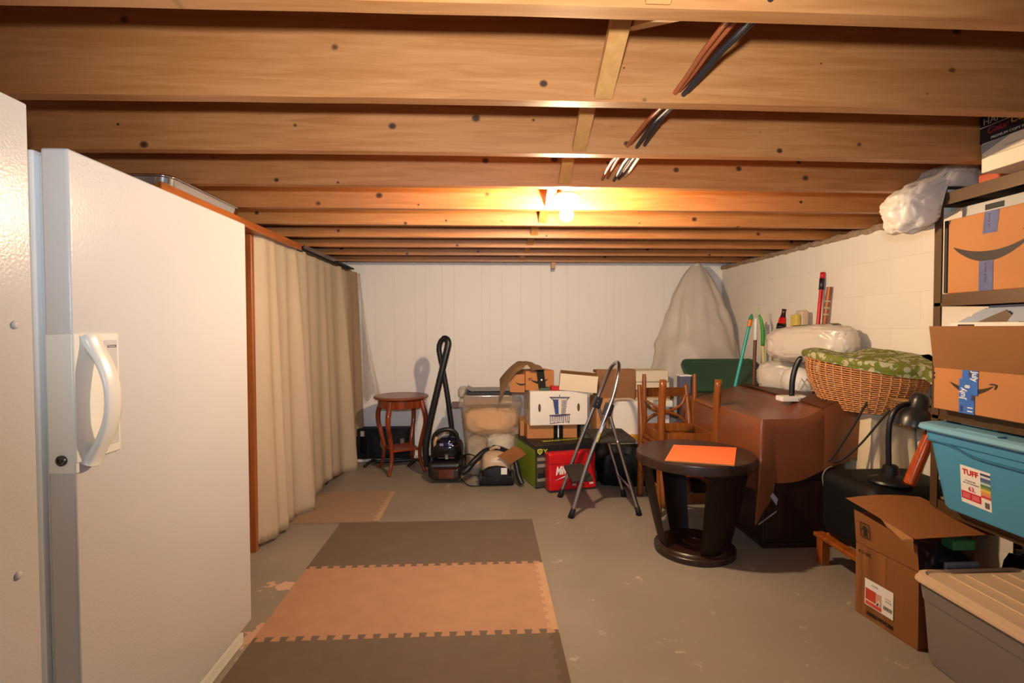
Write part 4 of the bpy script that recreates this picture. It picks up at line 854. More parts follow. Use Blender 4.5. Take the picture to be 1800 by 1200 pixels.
# things on the cloth
lb = thing('lamp_stand', 'small white base with a curved black stem on the brown cloth', 'stand', (1.86, 3.06, .84))
zc = topz(1.86, 3.06) + .0165
bm = NB(); box(bm, 1.785, 1.90, 3.02, 3.10, zc, zc + .032, bev=.006, seg=2); lathe(bm, [(.045, zc), (.045, zc + .03), (.04, zc + .033)], 1.925, 3.07, 20); obj('base', bm, HANDLE, lb, smooth=True, auto=True)
bm = NB(); tube(bm, smooth_path([(1.865, 3.06, zc + .03), (1.868, 3.06, zc + .12), (1.885, 3.06, zc + .20), (1.905, 3.05, zc + .255), (1.915, 3.045, zc + .262)], 5), [.016] * 14 + [.015] * 7, 10); obj('stem', bm, BLACKP, lb, smooth=True)
bm = NB(); lathe(bm, [(.003, 0), (.003, .002)], seg=10, M=Matrix.Translation((1.885, 3.0195, zc + .015)) @ Matrix.Rotation(PI / 2, 4, 'X')); obj('switch', bm, BLACKP, lb)
wr_ = thing('wire_rack', 'small bent white wire holder beside the wicker basket', 'rack', (2.0, 3.12, .84))
for P in ([(1.945, 3.10, .85), (1.985, 3.10, .925), (2.03, 3.10, .85), (1.945, 3.10, .85)], [(1.955, 3.16, .85), (1.99, 3.16, .92), (2.04, 3.16, .85)], [(1.99, 3.02, .955), (2.02, 3.0, .90), (2.06, 2.98, .85)], [(1.945, 3.10, .85), (1.955, 3.16, .85)], [(2.03, 3.10, .85), (2.04, 3.16, .85)]):
    bm = NB(); tube(bm, P, .004, 6); obj('wire', bm, HANDLE, wr_, smooth=True)

# ================================================================== RIGHT: corner, wall side
# big plastic covered pointed thing in the far corner
pc = thing('covered_tree', 'tall pointed bundle wrapped in whitish plastic in the far right corner', 'covered bundle', (1.93, 4.63, 0))
PLAS = sheet_mat('milky_plastic', '#e8dccf', .08, .42, .03)
bm = NB(); so = Vector((3, 5, 1))
def cone(u, v):
    a = 2 * PI * u; z = 1.828 - 1.82 * v
    k = [(0, .08), (.03, .19), (.07, .30), (.14, .44), (.25, .62), (.40, .80), (.55, .92), (.7, .97), (1, 1.0)]
    for (v0, k0), (v1, k1) in zip(k, k[1:]):
        if v <= v1: kk = k0 + (k1 - k0) * (v - v0) / (v1 - v0); break
    d = Vector((math.cos(a), math.sin(a), 0))
    rf = noise.ridged_multi_fractal(d * 1.1 + Vector((0, 0, v * 3.6)) + so, 1.0, 2.0, 3, 1.0, 2.0)
    f2 = noise.noise(d * 3.5 + Vector((0, 0, v * 3)) + so)
    r = .50 * kk * (1 + (.13 * (rf - 1.1) + .12 * f2) * min(1, .3 + v * 4))
    x = 1.93 + .02 * v + r * .90 * math.cos(a); y = 4.67 + r * .62 * math.sin(a)
    return Vector((min(x, 2.312), min(y, 4.992), z))
grid(bm, 110, 64, cone, closed_u=True); obj('plastic_cover', bm, PLAS, pc, smooth=True)
bm = NB()
lathe(bm, [(.20, .02), (.22, .6), (.18, 1.0), (.09, 1.45), (.02, 1.74)], 1.93, 4.68, 18); obj('core', bm, mat('pale_core', '#b9ab9a', .9, var=.1), pc, smooth=True)
bm = NB(); lathe(bm, [(.03, 1.80), (.034, 1.82), (.016, 1.838)], 1.93, 4.66, 10); obj('tied_top', bm, PLAS, pc, smooth=True)

# tote with green lid, tilted towards the room, on a plain box
bx_ = carton('cardboard_box', 'plain cardboard box on the floor under the blue tote with green lid', 'box', (1.65, 4.10, 0), (.62, .24, .57), 0, CARD)
gt = thing('storage_tote', 'blue storage tote with a dark green lid tilted towards the room', 'storage bin', (1.955, 4.20, .58), 0, world=False)
Mg = Matrix.Translation((0, .02, .16)) @ Matrix.Rotation(math.radians(38), 4, 'X')
GREENL = mat('dark_green_plastic_lid', '#2b4b37', .45, var=.06); BLUET = mat('royal_blue_plastic', '#28488c', .4, var=.05)
bm = NB()
RR = [[bm.verts.new(Mg @ Vector((x, y, z))) for x, y in rrect(-w, w, -d, d, .04, 5)] for w, d, z in ((.25, .13, -.13), (.295, .16, .125))]
n = len(RR[0])
for i in range(n): bm.faces.new((RR[0][i], RR[0][(i + 1) % n], RR[1][(i + 1) % n], RR[1][i]))
bm.faces.new(RR[0][::-1]); bm.faces.new(RR[1]); obj('body', bm, BLUET, gt, smooth=True, auto=True)
bm = NB()
RR = [[bm.verts.new(Mg @ Vector((x, y, z))) for x, y in rrect(-w, w, -d, d, .06, 6)] for w, d, z in ((.325, .19, .118), (.328, .193, .130), (.325, .19, .155), (.295, .155, .158), (.28, .145, .148))]
n = len(RR[0])
for a in range(4):
    for i in range(n): bm.faces.new((RR[a][i], RR[a][(i + 1) % n], RR[a + 1][(i + 1) % n], RR[a + 1][i]))
bm.faces.new(RR[0][::-1]); bm.faces.new(RR[4]); obj('lid', bm, GREENL, gt, smooth=True, auto=True)
bm = NB(); box(bm, -.05, .05, -.2, -.188, .10, .155, bev=.004, M=Mg); obj('lid_latch', bm, GREENL, gt)
gs = thing('grey_slab', 'upright slate grey slab with a white top left of the green lid tote', 'slab', (1.555, 4.06, 0))
bm = NB(); box(bm, 1.515, 1.60, 3.96, 4.04, 0, .86, bev=.004); obj('body', bm, mat('slate_board', '#55546a', .6), gs)
bm = NB(); box(bm, 1.51, 1.605, 3.955, 4.045, .8605, .872, bev=.003); obj('white_cap', bm, LABELW, gs)

# mops and sticks
TEAL = mat('teal_pole', '#2fa79c', .3, var=.05); ORA = mat('orange_collar', '#e08a1c', .4)
mp_ = thing('mop', 'teal mop pole with green tip and orange collar leaning by the green lid tote', 'mop', (1.90, 3.98, 0))
pA, pB = Vector((1.775, 3.955, .02)), Vector((2.081, 3.962, 1.334)); f = lambda t: pA + (pB - pA) * t
bm = NB(); tube(bm, [f(0), f(.935)], .0125, 10); obj('pole', bm, TEAL, mp_, smooth=True)
bm = NB(); tube(bm, [f(.935), f(.94), f(.975), f(.98)], [.013, .0165, .0165, .014], 10); obj('collar', bm, ORA, mp_, smooth=True)
bm = NB(); tube(bm, [f(.978), f(.985), f(1.0), f(1.012)], [.015, .016, .013, .004], 10); obj('tip', bm, mat('green_tip', '#2a8a6a', .4), mp_, smooth=True)
bm = NB(); tube(bm, [f(0) + Vector((-.12, 0, .01)), f(0) + Vector((.12, 0, .01))], .02, 8); obj('mop_head', bm, TEAL, mp_, smooth=True)
bk = thing('broom_handle', 'dark brown stick with a cream end standing behind the brown cloth', 'broom', (2.08, 3.97, 0))
bm = NB(); tube(bm, [(2.085, 3.97, 0.0), (2.118, 3.97, 1.145)], .013, 10); obj('stick', bm, mat('dark_brown_wood', '#6b3a1c', .45, var=.1), bk, smooth=True)
bm = NB(); tube(bm, [(2.118, 3.97, 1.145), (2.122, 3.97, 1.315)], .0145, 10); obj('cream_end', bm, HANDLE, bk, smooth=True)
bk2 = thing('long_brush', 'pale yellow and green handled brush with a hanging loop, beside the dark stick', 'brush', (2.17, 3.95, 0))
YEL = mat('pale_yellow_plastic', '#d9c77c', .4); GRN = mat('bright_green_plastic', '#3f9a2e', .35)
bm = NB(); tube(bm, [(2.215, 3.94, 0.0), (2.165, 3.945, 1.12)], .011, 10); obj('handle', bm, YEL, bk2, smooth=True)
bm = NB(); tube(bm, smooth_path([(2.165, 3.945, 1.10), (2.163, 3.94, 1.20), (2.15, 3.94, 1.29), (2.135, 3.945, 1.34)], 4), [.012, .013, .014, .015, .015, .015, .014, .013, .012, .011, .010, .009, .008], 10); obj('grip', bm, GRN, bk2, smooth=True)
bm = NB(); tube(bm, [Vector((2.130 + .018 * math.cos(a), 3.945, 1.372 + .024 * math.sin(a))) for a in [2 * PI * i / 16 for i in range(17)]], .0035, 6, cap=False); obj('hanging_loop', bm, mat('pale_green_plastic', '#b9cf8a', .4), bk2, smooth=True)
bm = NB(); tube(bm, [(2.192, 3.93, .0), (2.16, 3.932, .92)], .007, 8); obj('wire_handle', bm, LABELW, bk2, smooth=True)

# cloth-covered box along the right wall carrying pillows and basket
BEIGEC = mat('beige_sheet', '#d9c6a6', .85, var=.04, vscale=3, bump=.12, bscale=60)
uc = carton('cardboard_box', 'large cardboard box hidden under the pale beige sheet by the wall', 'box', (2.10, 2.72, 0), (.205, 1.12, .765), 0, CARD, seam=False)
bm = NB(); pth = []
for i in range(22): pth.append((2.31 - .243 * i / 21, 2.665, 0, -1))
pth.append((2.066, 2.668, -.4, -.9))
for i in range(1, 40): pth.append((2.066, 2.67 + 1.19 * i / 39, -1, 0))
rows = []
for i, (x, y, ox, oy) in enumerate(pth):
    c = []
    for j in range(14):
        v = j / 13; w = (.5 + .5 * math.sin(i * .85 + 1.2 * math.sin(i * .3))) * .040 * v + .02 * noise.noise(Vector((i * .25, v * 3, 0))) * v
        c.append(bm.verts.new((min(x + (ox * w if y < 2.75 else -.004 * v), 2.315), y + oy * w, .776 - .52 * v + (.02 * math.sin(i * .5)) * v)))
    rows.append(c)
for i in range(len(rows) - 1):
    for j in range(13): bm.faces.new((rows[i][j], rows[i + 1][j], rows[i + 1][j + 1], rows[i][j + 1]))
a = [r[0] for r in rows[:23]]; bq = [r[0] for r in rows[22:]]
lastw = bm.verts.new((2.312, rows[-1][0].co.y, .776))
bm.faces.new([r[0] for r in rows] + [lastw]); bmesh.ops.triangulate(bm, faces=[f for f in bm.faces if len(f.verts) > 4]); thick(bm, .002)
tag(obj('sheet', bm, BEIGEC, smooth=True, auto=True), 'pale beige sheet hanging in folds under the wicker basket', 'sheet')
PILW = mat('white_pillow', '#e2dad0', .8, var=.04, vscale=4, bump=.12, bscale=10); FILM2 = sheet_mat('pillow_film', '#efe4d6', .30, .30, .10)
def pillow(name, lab, A, B, r, seed, label_patch=None):
    A, B = Vector(A), Vector(B); t = thing(name, lab, 'pillow', ((A + B) / 2 - Vector((0, 0, r)))); d = (B - A); L = d.length
    Mx = frame((A + B) / 2, d, Vector((0, 0, 1)).cross(d.normalized()))
    R3 = Mx.to_3x3()
    for nm, mt, k, am in (('pillow_roll', PILW, .93, .04), ('plastic_wrap', FILM2, 1.0, .06)):
        bm = NB(); blob(bm, (A + B) / 2, (L / 2 * (1 if k == 1 else .95), r * k, r * k), am, 2.2 if k < 1 else 4.5, seed, 5, M=R3, pw=.66); obj(nm, bm, mt, t, smooth=True)
    if label_patch:
        for (u0, u1, a0, a1, col) in label_patch:
            bm = NB(); grid(bm, 6, 6, lambda u, v: Mx @ Vector(((u0 + (u1 - u0) * u) * L, math.cos(a0 + (a1 - a0) * v) * r * 1.035, math.sin(a0 + (a1 - a0) * v) * r * 1.035))); thick(bm, .001); obj('printed_label', bm, col, t, smooth=True)
    return t
PURP = mat('purple_label', '#4a3048', .5, var=.2); PGRN = mat('pale_green_label', '#c9c79a', .6)
pillow('pillow', 'long white pillow rolled in clear plastic, upper of the two by the wall', (1.975, 3.50, 1.125), (2.215, 2.98, 1.155), .118, 3, [(-.22, .02, 1.35, 1.62, PURP), (.08, .30, 1.1, 1.5, PGRN)])
pillow('pillow', 'short white pillow in clear plastic, lower one behind the black lamp stem', (2.02, 3.72, .892), (2.20, 3.50, .892), .112, 8)
bm = NB(); blob(bm, (2.105, 3.38, .88), (.10, .13, .10), .1, 3, 4, 3, flat_bottom=.095); tag(obj('cushion', bm, PILW, smooth=True), 'small white cushion wedged under the upper plastic wrapped pillow', 'cushion')
bm = NB(); blob(bm, (2.17, 3.16, .93), (.10, .10, .15), .1, 3, 9, 3, flat_bottom=.145); tag(obj('cushion', bm, FILM2 and PILW, smooth=True), 'white cushion standing between the pillows and the wicker basket', 'cushion')
# wall-leaning things behind the pillows
rp = thing('red_pole', 'red pole with black band leaning against the white block wall', 'pole', (2.26, 3.44, 0))
p0, p1 = Vector((2.21, 3.40, .77)), Vector((2.300, 3.43, 1.62)); f = lambda t: p0 + (p1 - p0) * t
bm = NB(); tube(bm, [f(0), f(.86)], .0125, 10); tube(bm, [f(.95), f(1.0)], .015, 10); obj('pole', bm, REDP, rp, smooth=True)
bm = NB(); tube(bm, [f(.86), f(.95)], .0165, 10); obj('black_band', bm, BLACKP, rp, smooth=True)
wp = thing('wooden_stick', 'brown wooden stick with worn pale marks leaning on the wall', 'stick', (2.28, 3.38, 0))
p0, p1 = Vector((2.245, 3.42, .77)), Vector((2.298, 3.355, 1.515)); f = lambda t: p0 + (p1 - p0) * t
bm = NB(); tube(bm, [f(0), f(1)], .0165, 10); obj('stick', bm, OAK, wp, smooth=True)
for t in (.74, .80, .86):
    bm = NB(); tube(bm, [f(t), f(t + .02)], .0170, 10); obj('worn_mark', bm, mat('pale_worn', '#cfae88', .7), wp, smooth=True)
bo = thing('red_bottle', 'red and black squeeze bottle standing behind the upper pillow', 'bottle', (2.14, 3.62, 1.0))
bm = NB(); tube(bm, [(2.105, 3.61, 1.16), (2.118, 3.61, 1.25), (2.128, 3.61, 1.315)], [.030, .030, .022], 12); obj('body', bm, REDP, bo, smooth=True)
bm = NB(); tube(bm, [(2.113, 3.61, 1.225), (2.120, 3.61, 1.27)], .031, 12); obj('black_label', bm, BLACKP, bo, smooth=True)
bm = NB(); tube(bm, [(2.128, 3.61, 1.315), (2.136, 3.61, 1.36), (2.138, 3.61, 1.375)], [.018, .013, .016], 12); obj('cap', bm, mat('dark_maroon_cap', '#3a1c1c', .4), bo, smooth=True)
sp = thing('sponge', 'cream and yellow foam sponge block behind the upper pillow', 'sponge', (2.22, 3.60, 1.1))
bm = NB(); box(bm, 2.175, 2.215, 3.53, 3.60, 1.14, 1.335, bev=.01, seg=2); obj('yellow_layer', bm, mat('yellow_foam', '#d9bf5c', .9, bump=.3, bscale=90), sp, smooth=True)
bm = NB(); box(bm, 2.2155, 2.275, 3.53, 3.61, 1.14, 1.365, bev=.015, seg=2); obj('cream_layer', bm, mat('cream_foam', '#d6bfa0', .9, bump=.3, bscale=90), sp, smooth=True)

# wicker basket
WICK = mat('wicker_cane', '#c98a55', .6, var=.18, vscale=30); WICKD = mat('dark_wicker_cane', '#8a6238', .65, var=.2, vscale=30)
def basket(name, lab, cx, cy, z0, rx, ry, h, rot, mt, rows=24, nst=40, tilt=0.0, thin=.0042, lean=0.0):
    t = thing(name, lab, 'basket', (cx, cy, z0))
    Rz = Matrix.Rotation(rot, 3, 'Z')
    def surf(a, v, off=0.0):
        s = .62 + .50 * math.sin(min(1, .12 + v * .80) * PI * .62) - .10 * max(0, v - .7)
        hh = h * (1 - .42 * lean * (.5 + .5 * math.cos(a)) ** 1.3)
        p = Vector(((rx * s + off) * math.cos(a), (ry * s + off) * math.sin(a), v * hh))
        return Rz @ p + Vector((cx, cy, z0))
    bm = NB()
    for r in range(rows):
        v = .012 + .975 * r / (rows - 1); N = nst * 2
        P = [surf(2 * PI * i / N, v, .0042 * (1 if (i // 1 + r) % 2 else -1)) for i in range(N)]; P.append(P[0])
        tube(bm, P, thin, 4, cap=False)
    o = obj('weave', bm, mt, t, smooth=True); o['kind'] = 'stuff'
    bm = NB()
    for i in range(nst): tube(bm, [surf(2 * PI * i / nst, .01 + .98 * k / 9) for k in range(10)], .0045, 5)
    o = obj('stakes', bm, mt, t, smooth=True); o['kind'] = 'stuff'; 
    bm = NB(); P = [surf(2 * PI * i / 60, 1.0) for i in range(61)]; tube(bm, P, .011, 8, cap=False); obj('rim', bm, mt, t, smooth=True)
    bm = NB(); q = [bm.verts.new(surf(2 * PI * i / 40, .02)) for i in range(40)]; bm.faces.new(q); thick(bm, .004); obj('base', bm, mt, t)
    return surf
sf = basket('wicker_basket', 'honey coloured oval wicker basket with a green leaf cloth over it', 2.105, 2.78, .782, .275, .18, .315, math.radians(-66), WICK, lean=.55)
basket('wicker_basket', 'darker brown wicker basket mostly hidden behind the black desk lamp', 2.19, 2.505, .745, .11, .095, .13, 0, WICKD, rows=12, nst=22)
# green leaf cloth
m = bpy.data.materials.new('green_leaf_cotton'); m.use_nodes = True; b = m.node_tree.nodes['Principled BSDF']
tc = nd(m, 'ShaderNodeTexCoord'); colr = None
base = lin('#9aa048')
prev = None
for k, (sc, rotz, thr, colx) in enumerate((((33, 16, 18), .6, .38, '#e6dfb8'), ((17, 33, 20), -.5, .36, '#dfe0c0'), ((30, 26, 22), 1.1, .22, '#b9ad7a'), ((22, 22, 22), .2, .26, '#8fa03a'))):
    mp = nd(m, 'ShaderNodeMapping'); mp.inputs['Scale'].default_value = sc; mp.inputs['Rotation'].default_value = (0, 0, rotz); mp.inputs['Location'].default_value = (k * 3.3, k * 1.7, 0); lk(m, tc.outputs['Object'], mp.inputs[0])
    v = nd(m, 'ShaderNodeTexVoronoi'); v.inputs['Scale'].default_value = 1.0; v.inputs['Randomness'].default_value = .85; lk(m, mp.outputs[0], v.inputs['Vector'])
    ls = nd(m, 'ShaderNodeMath', operation='LESS_THAN'); lk(m, v.outputs['Distance'], ls.inputs[0]); ls.inputs[1].default_value = thr
    mx = nd(m, 'ShaderNodeMix', data_type='RGBA'); lk(m, ls.outputs[0], mx.inputs[0]); mx.inputs[7].default_value = lin(colx)
    if prev is None: mx.inputs[6].default_value = base
    else: lk(m, prev, mx.inputs[6])
    prev = mx.outputs[2]
lk(m, prev, b.inputs['Base Color']); b.inputs['Roughness'].default_value = .85
LEAF = m
bm = NB()
RB = Matrix.Rotation(math.radians(-66), 3, 'Z')
def leafc(u, v):
    # u along the basket from its far end, v from the room side hem to the wall
    sx = -.325 + .70 * u; ca = max(-1, min(1, sx / .30))
    rim = .315 * (1 - .42 * .55 * (.5 + .5 * ca) ** 1.3) + .782
    half = .185 * math.sqrt(max(.05, 1 - (sx / .36) ** 2)) if sx < 0 else .185
    ro = .194 * math.sqrt(max(.02, 1 - (sx / .31) ** 2)) + .016
    w = min(1, v / .10)
    t = -ro - .010 * math.sin(PI * w) + (0 if v < .10 else (v - .10) / .90 * (ro + .26))
    if v < .10 and sx < -.28: sx -= .012
    p = RB @ Vector((sx, t, 0))
    k = max(0, min(1, (v - .10) * 1.25)) ** 1.2
    z = (rim + .020) * (1 - k) + max(1.105, rim) * k + (.010 * math.sin(u * 9 + v * 4) + .016 * noise.noise(Vector((u * 5, v * 4, 1)))) * min(1, max(0, v - .1) * 5)
    z -= (.035 + .03 * u) * (1 - w) + .05 * max(0, .06 - u) / .06 + .05 * max(0, (u - .92) / .08)
    return Vector((min(2.105 + p.x, 2.314), 2.78 + p.y, z))
grid(bm, 60, 44, leafc); thick(bm, .003); tag(obj('leaf_cloth', bm, LEAF, smooth=True), 'olive green cloth with pale leaf print lying over the wicker basket', 'cloth')
for i, (P, lab) in enumerate((([(2.06, 2.62, .93), (2.00, 2.63, .82), (1.925, 2.64, .68), (1.86, 2.66, .56), (1.835, 2.665, .525)], 'thin black cord hanging from the wicker basket, left of two'),
               ([(2.145, 2.56, .915), (2.12, 2.56, .86), (2.045, 2.58, .75), (1.96, 2.60, .63), (1.88, 2.63, .54), (1.845, 2.655, .525)], 'thin black cord hanging from the wicker basket, right of two'))):
    bm = NB(); tube(bm, smooth_path(P, 6), .0055, 6); tag(obj('cord', bm, RUBBER, smooth=True), lab, 'cord')

# bench with black padded box, desk lamp and bat
bn = thing('low_bench', 'low orange wooden bench frame under the black padded box', 'bench', (1.98, 2.40, 0))
for X in (1.74, 2.20):
    for Y in (2.24, 2.575):
        bm = NB(); box(bm, X, X + .045, Y, Y + .045, 0, .135, bev=.003); obj('leg', bm, OAK, bn)
for a in ((1.735, 1.79, 2.22, 2.64, .1355, .157), (2.195, 2.25, 2.22, 2.64, .1355, .157), (1.7905, 2.1945, 2.575, 2.62, .1355, .157), (1.7905, 2.1945, 2.24, 2.285, .1355, .157)):
    bm = NB(); box(bm, *a, bev=.003); obj('rail', bm, OAK, bn)
pb_ = thing('padded_box', 'black rounded padded box on the low orange bench', 'ottoman', (1.98, 2.41, .158))
bm = NB(); box(bm, 1.752, 2.245, 2.235, 2.635, .158, .505, bev=.065, seg=4); obj('body', bm, BLACKM, pb_, smooth=True, auto=True)
bm = NB(); P = [(1.775 + .055 * (1 - math.cos(a)) , 2.628, .445 + .06 * math.sin(a)) for a in [PI / 2 * i / 6 for i in range(7)]]; P = [(1.7725, 2.6, .36)] + P; tube(bm, P, .004, 6); obj('piping', bm, mat('grey_piping', '#6b6866', .4), pb_, smooth=True)
dl = thing('desk_lamp', 'black gooseneck desk lamp with a bowl shade on the black padded box', 'lamp', (1.91, 2.335, .505))
bm = NB(); lathe(bm, [(.085, .5055), (.09, .512), (.085, .522), (.05, .535), (.034, .55), (.032, .585), (.024, .592)], 1.91, 2.335, 28); obj('base', bm, BLACKP, dl, smooth=True, auto=True)
bm = NB(); tube(bm, smooth_path([(1.902, 2.335, .585), (1.898, 2.335, .70), (1.902, 2.335, .79), (1.925, 2.332, .85), (1.965, 2.33, .878), (2.005, 2.325, .885)], 6), .0115, 10); obj('gooseneck', bm, BLACKP, dl, smooth=True)
LM = Matrix.Translation((2.012, 2.32, .80)) @ Matrix.Rotation(math.radians(14), 4, 'Y')
bm = NB(); lathe(bm, [(.080, -.028), (.0795, .0), (.072, .028), (.056, .052), (.044, .066), (.041, .10), (.036, .122), (.022, .136), (.004, .14)], seg=28, M=LM, capb=False); thick(bm, .002); obj('lamp_shade', bm, mat('charcoal_enamel', '#232326', .32, var=.08), dl, smooth=True, auto=True)
bm = NB(); lathe(bm, [(.006, 0), (.006, .012)], seg=10, M=LM @ Matrix.Translation((.03, -.03, .085)) @ Matrix.Rotation(PI / 2, 4, 'X')); obj('shade_knob', bm, STEEL, dl)
bt_ = thing('wooden_bat', 'glossy orange wooden bat leaning behind the shelf post', 'bat', (1.93, 2.30, .505))
p0, p1 = Vector((1.945, 2.27, .512)), Vector((2.090, 2.25, .905)); f = lambda t: p0 + (p1 - p0) * t
bm = NB(); tube(bm, [f(0), f(.03), f(.5), f(.9), f(1)], [.024, .027, .025, .018, .012], 14); obj('bat', bm, wood_mat('orange_varnish', '#c8561c', '#a84212', '#552a0c', 'Z', knots=False, rough=.2), bt_, smooth=True)

# ------------------------------------------------------------------ steel shelf
X0, X1, Yn_, Yf_ = 1.885, 2.300, 1.02, 2.09
sh_ = thing('steel_shelf', 'dark bronze steel shelving unit along the right wall', 'shelving', ((X0 + X1) / 2, (Yn_ + Yf_) / 2, 0))
for X, Y, sx, sy in ((X0, Yf_, 1, -1), (X0, Yn_, 1, 1), (X1, Yf_, -1, -1), (X1, Yn_, -1, 1)):
    bm = NB(); a, c = sorted((X, X + sx * .036)); d, e = sorted((Y, Y + sy * .003)); box(bm, a, c, d, e, 0, 1.82)
    a, c = sorted((X, X + sx * .003)); d, e = sorted((Y + sy * .003, Y + sy * .034)); box(bm, a, c, d, e, 0, 1.82); obj('post', bm, SHELFM, sh_)
for z in (.515, .905, 1.375, 1.790):
    bm = NB(); box(bm, X0 + .006, X1 - .006, Yn_ + .006, Yf_ - .006, z - .010, z); obj('shelf_board', bm, SHELFD, sh_)
    for X, s in ((X0 + .004, 1), (X1 - .008, -1)):
        bm = NB(); box(bm, X, X + .004, Yn_ + .004, Yf_ - .004, z - .044, z + .006)
        box(bm, X - .004 * s if s > 0 else X, X + .004 if s > 0 else X + .008, Yn_ + .004, Yf_ - .004, z - .044, z - .030); obj('beam', bm, SHELFM, sh_)
    for Y in (Yf_ - .008, Yn_ + .004):
        bm = NB(); box(bm, X0 + .008, X1 - .008, Y, Y + .004, z - .044, z + .006); obj('cross_beam', bm, SHELFM, sh_)
# --- on the shelf
# top: copy paper carton
hb = thing('paper_carton', 'white and black copy paper carton on the top shelf under the joists', 'box', (1.99, 1.64, 1.7965))
bm = NB(); box(bm, 1.779, 2.21, 1.492, 1.784, 1.7965, 1.945, bev=.002); obj('base', bm, CREAMBOX, hb)
bm = NB(); box(bm, 1.774, 2.215, 1.488, 1.788, 1.900, 2.00, bev=.002); obj('lid', bm, mat('black_lid_carton', '#17161a', .5), hb)
SV = mat('silver_letter', '#c9c4ba', .5); YLL = mat('yellow_letter', '#d8b64a', .5); MAG = mat('magenta_letter', '#a8243c', .5)
Fx = lambda y, z: frame((1.7735, y, z), (0, -1, 0), (0, 0, 1))
obj('lettering', text_bm('HAMMERMILL', .034, Fx(1.775, 1.962), .0004, 1.0), SV, hb)
obj('lettering', text_bm('Color', .032, Fx(1.760, 1.928), .0004, .95, shear=.3), MAG, hb)
obj('lettering', text_bm('Copy', .040, Fx(1.680, 1.934), .0004, .9, shear=.3), YLL, hb)
bm = NB(); box(bm, 1.7728, 1.7736, 1.49, 1.786, 1.954, 1.956); obj('silver_line', bm, SV, hb)
obj('lettering', text_bm('PREMIUM COPY PAPER', .012, Fx(1.745, 1.906), .0004, 1.2), SV, hb)
bm = NB(); prism(bm, [(0, .065), (.10, .101), (.045, .101), (0, .098)], .0006, frame((1.7782, 1.783, 1.798), (0, -1, 0), (0, 0, 1))); obj('grey_swoosh', bm, mat('grey_swoosh', '#8f8b88', .6), hb)
bm = NB(); box(bm, 1.7778, 1.7788, 1.50, 1.745, 1.848, 1.850); obj('printed_line', bm, mat('tan_line', '#a58c66', .6), hb)
bm = NB(); box(bm, 1.7778, 1.7788, 1.50, 1.70, 1.868, 1.870); obj('printed_line', bm, mat('tan_line', '#a58c66', .6), hb)
# top: pillow in plastic bag
pg = thing('bagged_pillow', 'white pillow in a printed clear plastic bag bulging off the top shelf end', 'pillow', (1.9, 2.08, 1.70))
bm = NB()
def bagp(v, k):
    d = v.normalized(); q = Vector([math.copysign(abs(x) ** .72, x) for x in d]); n_ = noise.fractal(d * 3 + Vector((9, 4, 2)), .8, 2, 4) + .35 * noise.ridged_multi_fractal(d * 5, 1.0, 2.0, 3, 1.0, 2.0) * (k > .95)
    p = Vector((q.x * .185, q.y * .10, q.z * .10)) * k * (1 + .10 * n_)
    p = Matrix.Rotation(math.radians(-26), 3, 'Y') @ p
    return Vector((1.905, 2.145, 1.785)) + p + Vector((0, -.16 * max(0, p.x) , .02 * (p.x > 0)))
def bagmesh(k):
    bm = NB(); g = bmesh.ops.create_icosphere(bm, subdivisions=5, radius=1)['verts']
    for v in g:
        p = bagp(v.co, k)
        if p.y < 2.094 and p.x > 1.875: p.z = max(p.z, 1.822)
        if p.z > 1.840: # squeezed up between the two joists
            p.y = min(p.y, 2.196)
        v.co = p
    return bm
obj('pillow', bagmesh(.93), PILW, pg, smooth=True); obj('plastic_bag', bagmesh(1.0), sheet_mat('white_bag_film', '#f0e6da', .22, .38, .06), pg, smooth=True)
bm = NB(); box(bm, 1.91, 1.985, 1.845, 1.93, 1.7965, 1.835, bev=.01, seg=2); tag(obj('orange_pouch', bm, mat('orange_red_cloth', '#b8512c', .7), smooth=True), 'small orange red pouch between the bagged pillow and the paper carton', 'pouch')
# second shelf: big box with arrow mark
TAPEB = mat('pale_blue_tape', '#8b93c4', .28, var=.12, vscale=30, bump=.2, bscale=40); TAPEB2 = mat('bright_blue_tape', '#3f6fc0', .3, var=.08, vscale=20)
b1 = thing('cardboard_box', 'large cardboard box with blue tape and a curved arrow mark on the upper shelf', 'box', (2.06, 1.75, 1.3815))
bm = NB(); box(bm, 1.900, 2.27, 1.42, 2.042, 1.3815, 1.684, bev=.003); obj('body', bm, CARD2, b1)
bm = NB(); box(bm, 1.897, 1.8995, 2.043, 2.0555, 1.385, 1.682); box(bm, 1.8995, 2.26, 2.0435, 2.055, 1.384, 1.682, bev=.002); obj('shaded_end', bm, BROWN_PRINT_SHADE, b1)  # dark strip: shade on the box's far end painted as colour
FB = lambda y, z, x=1.8995: frame((x, y, z), (0, -1, 0), (0, 0, 1))
obj('arrow_mark', smile_bm(FB(1.865, 1.566), .300, .052, arrow=False), BROWN_PRINT_SHADE, b1)
bm = NB(); prism(bm, [(-.04, .01), (-.015, .03), (.02, .038), (.05, .02), (.045, -.06), (.03, -.06), (.028, .005), (.0, .018), (-.02, .012)], .0006, FB(1.705, 1.582)); bmesh.ops.triangulate(bm, faces=bm.faces); obj('arrow_head', bm, BROWN_PRINT_SHADE, b1)
for z0, z1, yo in ((1.600, 1.6835, 1.8935), (1.383, 1.497, 1.905)):
    bm = NB(); grid(bm, 5, 9, lambda u, v: Vector((1.8990 - .0006 * (1 + noise.noise(Vector((u * 5, v * 9, z0)))), yo - .056 * u - .008 * v * (z0 > 1.5), z0 + (z1 - z0) * v))); thick(bm, .0006); obj('tape', bm, TAPEB, b1)
    obj('tape_lettering', text_bm('prime  prime' if z0 < 1.5 else 'prime  pr', .013, frame((1.8975, yo - .024, z1 - .008), (0, 0, -1), (0, -1, 0)), .0002, 1.1), mat('navy_letter', '#3a3a5c', .5), b1)
